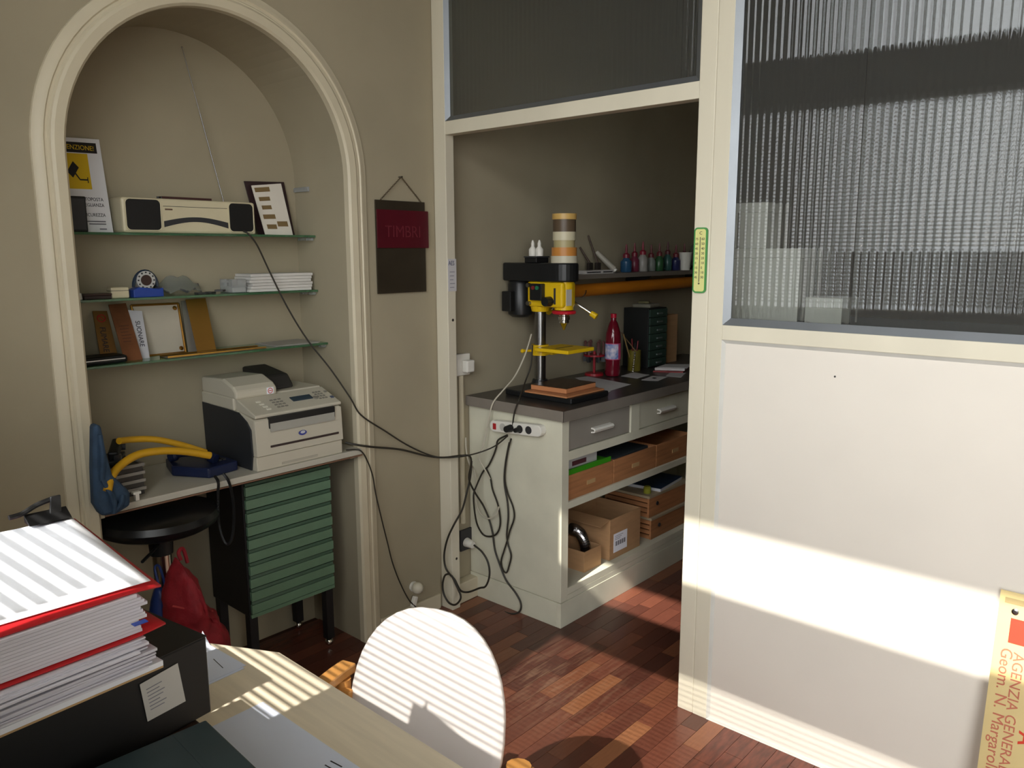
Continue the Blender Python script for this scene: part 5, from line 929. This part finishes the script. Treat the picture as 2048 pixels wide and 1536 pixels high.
for s in (1, -1):
    e = 0.222*s
    part('leg', MB().tube([cp_(e, -0.075, 0.0), cp_(e, -0.03, 0.30), cp_(e, -0.005, 0.45), cp_(e, -0.012, 0.608 if s > 0 else 0.515)], [0.015, 0.019, 0.020 if s > 0 else 0.024, 0.019 if s > 0 else 0.027], 12), PINE, ch, smooth=True)
    part('leg', MB().tube([cp_(e, 0.42, 0.0), cp_(e, 0.405, 0.30), cp_(e, 0.39, 0.565 if s > 0 else 0.428)], [0.014, 0.018, 0.018], 12), PINE, ch, smooth=True)
    za_ = 0.622 if s > 0 else 0.485
    arm = smoothpath([cp_(e+0.004*s, -0.045, za_), cp_(e+0.010*s, 0.02, za_-0.002), cp_(e+0.018*s, 0.15, za_-0.016), cp_(e+0.014*s, 0.28, za_-0.03), cp_(e+0.004*s, 0.41, za_-0.045)])
    mbx = MB(); N = len(arm)
    for i, p in enumerate(arm):
        for du, dz in ((-0.020, -0.012), (0.020, -0.012), (0.020, 0.012), (-0.020, 0.012)): mbx.v.append(p + wv*du + Vector((0, 0, dz)))
    for i in range(N-1):
        for k in range(4): mbx.f.append((i*4+k, i*4+(k+1) % 4, (i+1)*4+(k+1) % 4, (i+1)*4+k))
    mbx.f += [(3, 2, 1, 0), tuple(4*(N-1)+k for k in range(4))]
    part('armrest', mbx, PINE, ch, bevel=0.0105)
    part('seat_rail', MB().tube([cp_(e*0.95, -0.02, 0.405), cp_(e*0.95, 0.40, 0.415)], 0.014, 10), PINE, ch, smooth=True)
    br = part('back_bracket', MB().box(cp_(e*0.955, 0.004, 0.54 if s > 0 else 0.45), (0.016, 0.05, 0.11 if s > 0 else 0.08), rz=math.atan2(nv.y, nv.x)), PINE, ch, bevel=0.004)
    part('screw', MB().cyl(cp_(e*0.955, 0.02, 0.545 if s > 0 else 0.45), cp_(e*0.955, 0.036, 0.545 if s > 0 else 0.45), 0.007, n=12), CHROME, br)
for f in (-0.02, 0.40): part('cross_rail', MB().cyl(cp_(-0.21, f, 0.405), cp_(0.21, f, 0.405), 0.013, n=10), PINE, ch, smooth=True)
# unseen drawer chest added to carry the pile and shade the table, archive box and what lies on it
SZ = 0.980
dcx = thing('added_chest', 'low dark wooden chest added to carry the pile and shade the table', 'chest', (0.24, 0.86, TZ)); DCM = mat('chest_wood', (66, 48, 38), 0.5, var=0.12, stretch=(1, 1, 8))
part('case', MB().b2(0.04, 0.425, 0.56, 1.27, TZ+0.0005, SZ-0.0005), DCM, dcx, bevel=0.003)
for k_ in range(2): d_ = part('drawer', MB().b2(0.05+0.19*k_, 0.225+0.19*k_, 0.545, 0.5595, TZ+0.02, SZ-0.02), DCM, dcx, bevel=0.002); part('knob', MB().ball((0.137+0.19*k_, 0.537, TZ+0.12), 0.011, 10), BRASS, d_)
K = 0.714
t = thing('added_card_file', 'dark wooden card file added behind the pile to shade the table', 'card file', (0.23, 1.38, TZ)); part('case', MB().b2(0.05, 0.435, 1.28, 1.47, TZ+0.0005, 1.030), DCM, t, bevel=0.003); part('lid', MB().b2(0.047, 0.438, 1.277, 1.473, 1.0302, 1.044), DCM, t, bevel=0.003)  # unseen block added for the shadow it throws on the table
rb_ = math.radians(8.6); ub = Vector((math.cos(rb_), math.sin(rb_), 0)); vb = Vector((-math.sin(rb_), math.cos(rb_), 0)); B0 = Vector((0.4455, 0.932, 0))
def bx_(u, v, z): return B0 + ub*u + vb*v + Vector((0, 0, z))
AB = thing('archive_box', 'black archive box with a white label under the pile of papers', 'box', bx_(-0.14, 0.11, SZ)); ABM = mat('box_black', (20, 20, 21), 0.55, var=0.08, scale=10)
BH = 0.107
part('box', MB().box(bx_(-0.15, 0.115, SZ+BH/2), (0.30, 0.23, BH-0.001), rz=rb_), ABM, AB, bevel=0.002)
part('lid', MB().box(bx_(-0.15, 0.115, SZ+BH+0.0007), (0.301, 0.231, 0.0014), rz=rb_), ABM, AB)
L4 = [(279, 1369), (355, 1326), (371, 1402), (295, 1443)]
def onface(px, py, off=0.001):
    d = ray(px, py); n_ = -vb; p0 = B0 - vb*off; t_ = (p0-CPOS).dot(n_)/d.dot(n_); return CPOS + d*t_
LQ = [onface(*p) for p in L4]
lb = part('label', MB().prism(LQ, -vb*0.0005), mat('label_paper', (196, 194, 188), 0.7), AB)
for i in range(7):
    v0 = 0.2+i*0.09; A_ = LQ[0].lerp(LQ[3], v0); B_ = LQ[1].lerp(LQ[2], v0); w0, w1 = 0.12, (0.52, 0.44, 0.56, 0.5, 0.4, 0.55, 0.48)[i]; dz_ = (LQ[3]-LQ[0])*0.02
    part('print_line', MB().prism([A_.lerp(B_, w0)-vb*0.0008, A_.lerp(B_, w1)-vb*0.0008, A_.lerp(B_, w1)-vb*0.0008+dz_, A_.lerp(B_, w0)-vb*0.0008+dz_], -vb*0.0003), MATS['ink_grey'], lb)
ZB = SZ+BH+0.0015
rs = math.radians(4.0); us = Vector((math.cos(rs), math.sin(rs), 0)); vs_ = Vector((-math.sin(rs), math.cos(rs), 0)); S0 = Vector((0.3727, 0.8946, 0))
def ss(u, v, z): return S0 + us*u*K + vs_*v*K + Vector((0, 0, z))
t = thing('foam_board', 'white foam board under the pile of papers on the archive box', 'board', ss(-0.17, 0.12, ZB)); part('board', MB().box(ss(-0.17, 0.16, ZB+0.0058), (0.34*K, 0.32*K, 0.0065), rz=rs), PAPER, t); part('kraft_face', MB().box(ss(-0.17, 0.16, ZB+0.0012), (0.34*K, 0.32*K, 0.0024), rz=rs), mat('kraft', (190, 156, 112), 0.7), t)
zz = ZB+0.0095; k = 0
EDGE = mat('paper_edge', (222, 220, 230), 0.65, var=0.02, rnd=0.10)
t = thing('paper_stack', 'thick stack of loose white papers under the red binder', 'paper', ss(-0.16, 0.13, zz))
ZR0 = 1.58-(1.58-0.953)*K
while zz < ZR0-0.002:
    h = (0.0026, 0.0016, 0.0034, 0.0012, 0.0022)[k % 5]; part('sheaf', MB().box(ss(-0.178+0.006*((k*7) % 5-2)*0.6-0.012*(k > 7), 0.158+0.002*((k*3) % 5-2)+0.004*(k % 3), zz+h/2), (0.325*K, (0.31+0.006*((k*5) % 3))*K, h*0.9), rz=rs+0.014*((k*11) % 5-2)), EDGE, t); zz += h; k += 1
ZR = zz+0.0005
RED = mat('binder_red', (196, 34, 40), 0.4, var=0.03)
rb2 = math.radians(2.5); ur = Vector((math.cos(rb2), math.sin(rb2), 0)); vr = Vector((-math.sin(rb2), math.cos(rb2), 0)); R0 = Vector((0.384, 0.905, 0))
def rr_(u, v, z): return R0 + ur*u*K + vr*v*K + Vector((0, 0, z))
bd = thing('red_binder', 'bulging red cardboard binder of papers on the pile', 'binder', rr_(-0.16, 0.15, ZR))
def cover(z_fn, nm, u1=0.0, v0=0.0):
    mb = MB(); mb.grid(lambda a, b: rr_(u1-0.33*(1-a), v0+0.33*b, z_fn(a, b)), 16, 6); return part(nm, mb, RED, bd, smooth=True, solid=0.0024, angle=180)
TT = lambda b: 0.050+0.032*b   # thickness of the filling grows to the spine
cover(lambda a, b: ZR+0.002+0.007*max(0, a-0.8)**1.5*6, 'lower_cover')
up0 = (0.0, 0.006)
cover(lambda a, b: ZR+0.006+TT(b)-0.004*max(0, a-0.85)*6, 'upper_cover', up0[0], up0[1])
for i in range(12):
    f0 = i/12; pu = -0.016-0.012*math.sin(math.pi*(f0+0.05))*0.5-0.008*((i*5) % 4)*0.5
    mb = MB(); mb.grid(lambda a, b: rr_(-0.335+(0.335+pu-0.02+0.016*math.sin(3.0*f0))*a, 0.006-0.004*f0+0.302*b, ZR+0.005+(TT(b)-0.002)*(f0+0.04)), 4, 3)
    part('pages', mb, EDGE, bd, solid=0.0037, smooth=False)
part('spine', MB().grid(lambda a, b: rr_(-0.33+0.32*a, 0.322+0.004*math.sin(math.pi*b)-0.03*b, ZR+0.002+(0.005+TT(1))*b), 8, 6), RED, bd, solid=0.0024, smooth=True, angle=180)
part('divider_tab', MB().box(rr_(-0.050, -0.016, ZR+0.024), (0.016, 0.009, 0.001), rz=rb2), mat('tab_blue', (46, 76, 170), 0.4), bd)
ZT_ = lambda b: ZR+0.0085+TT(b)
C0 = hz(301, 1161, ZT_(0)+0.003); C1 = hz(140, 1033, ZT_(1)+0.014); CL0 = hz(-40, 1262, ZT_(0)+0.003)
mb = MB(); mb.grid(lambda a, b: (CL0.lerp(C0, a)) + (C1-C0)*b + Vector((0, 0, 0.001*math.sin(7*a)*b)), 12, 8)
solo('cover_sheet', mb, PAPER, 'blank white sheet lying on top of the red binder', 'paper', solid=0.0008, smooth=True)
ed = (C0-CL0).normalized(); ce = C1-ed*0.022+Vector((0, 0, 0.0012)); nb = Vector((-ed.y, ed.x, 0)).normalized()
def ck(u, v, z): return ce + ed*u + nb*v + Vector((0, 0, z))
t = thing('binder_clip', 'black bulldog clip on the far edge of the top sheet', 'clip', ce)
part('jaw', MB().prism([ck(-0.028, -0.010, 0.0), ck(-0.028, 0.012, 0.0), ck(-0.028, 0.012, 0.011)], ed*0.05), BLACK, t, bevel=0.0008)
part('grip', MB().tube(smoothpath([ck(-0.045, 0.008, 0.012), ck(-0.03, 0.010, 0.013), ck(-0.012, 0.012, 0.020), ck(0.006, 0.012, 0.024)]), 0.0035, 8), BLACK, t); part('grip', MB().prism([ck(0.000, 0.004, 0.006), ck(0.014, 0.004, 0.006), ck(0.016, 0.008, 0.028), ck(0.004, 0.008, 0.028)], nb*0.004), BLACK, t, bevel=0.001)
# dark teal folder in front of the archive box
TE = mat('folder_teal', (52, 66, 70), 0.45, var=0.12, scale=7)
FT = SZ+0.034
A_, B_ = hz(409, 1443, FT), hz(489, 1519, FT)
vv = (B_-A_).normalized(); uu = Vector((vv.y, -vv.x, 0));  uu = uu if uu.x < 0 else -uu
def fq(u, v, z): p = A_+uu*u+vv*v; return Vector((p.x, p.y, z))
t = thing('teal_folder', 'dark teal box folder lying in front of the archive box', 'folder', fq(0.12, 0.1, SZ))
part('folder_body', MB().prism([fq(0.003, 0.0, SZ+0.0005), fq(0.003, 0.22, SZ+0.0005), fq(0.27, 0.22, SZ+0.0005), fq(0.27, 0.0, SZ+0.0005)], (0, 0, 0.027)), TE, t, bevel=0.003)
part('folder_lid', MB().prism([fq(-0.003, -0.003, SZ+0.028), fq(-0.003, 0.224, SZ+0.028), fq(0.273, 0.224, SZ+0.028), fq(0.273, -0.003, SZ+0.028)], (0, 0, 0.006)), TE, t, bevel=0.002)
part('lid_crease', MB().prism([fq(0.036, 0.0, SZ+0.0338), fq(0.036, 0.21, SZ+0.0338), fq(0.039, 0.21, SZ+0.0338), fq(0.039, 0.0, SZ+0.0338)], (0, 0, 0.0009)), TE, t)
# sheets on the table
def tsheet(corners, z, label, lines=(), name='table_paper'):
    P = [hz(px, py, z) for px, py in corners]; t = thing(name, label, 'paper', sum(P, Vector())/len(P))
    part('sheet', MB().prism(P, (0, 0, 0.0006)), mat('table_sheet', (226, 233, 250), 0.7, var=0.01), t)
    for (p0, p1, w) in lines:
        a, b = hz(*p0, z+0.0008), hz(*p1, z+0.0008); s = (b-a).normalized().cross(Vector((0, 0, 1)))*w; part('print_line', MB().prism([a-s, b-s, b+s, a+s], (0, 0, 0.0003)), INK, t)
    return t
tsheet([(526, 1404), (770, 1570), (620, 1640), (415, 1458)], TZ+0.0006, 'large blank white sheet lying on the open table', [((661, 1522), (684, 1534), 0.0012), ((650, 1530), (668, 1540), 0.001)])
tsheet([(492, 1331), (410, 1368), (395, 1300), (405, 1262), (420, 1290)], TZ+0.0026, 'white printed sheet half under the archive box', [((427, 1318), (446, 1336), 0.0007)], 'table_paper')
tsheet([(489, 1337), (404, 1376), (398, 1340), (470, 1325)], TZ+0.0012, 'second white sheet peeping out with a dark rule', [((430, 1357.5), (458, 1345), 0.0013)], 'table_paper')
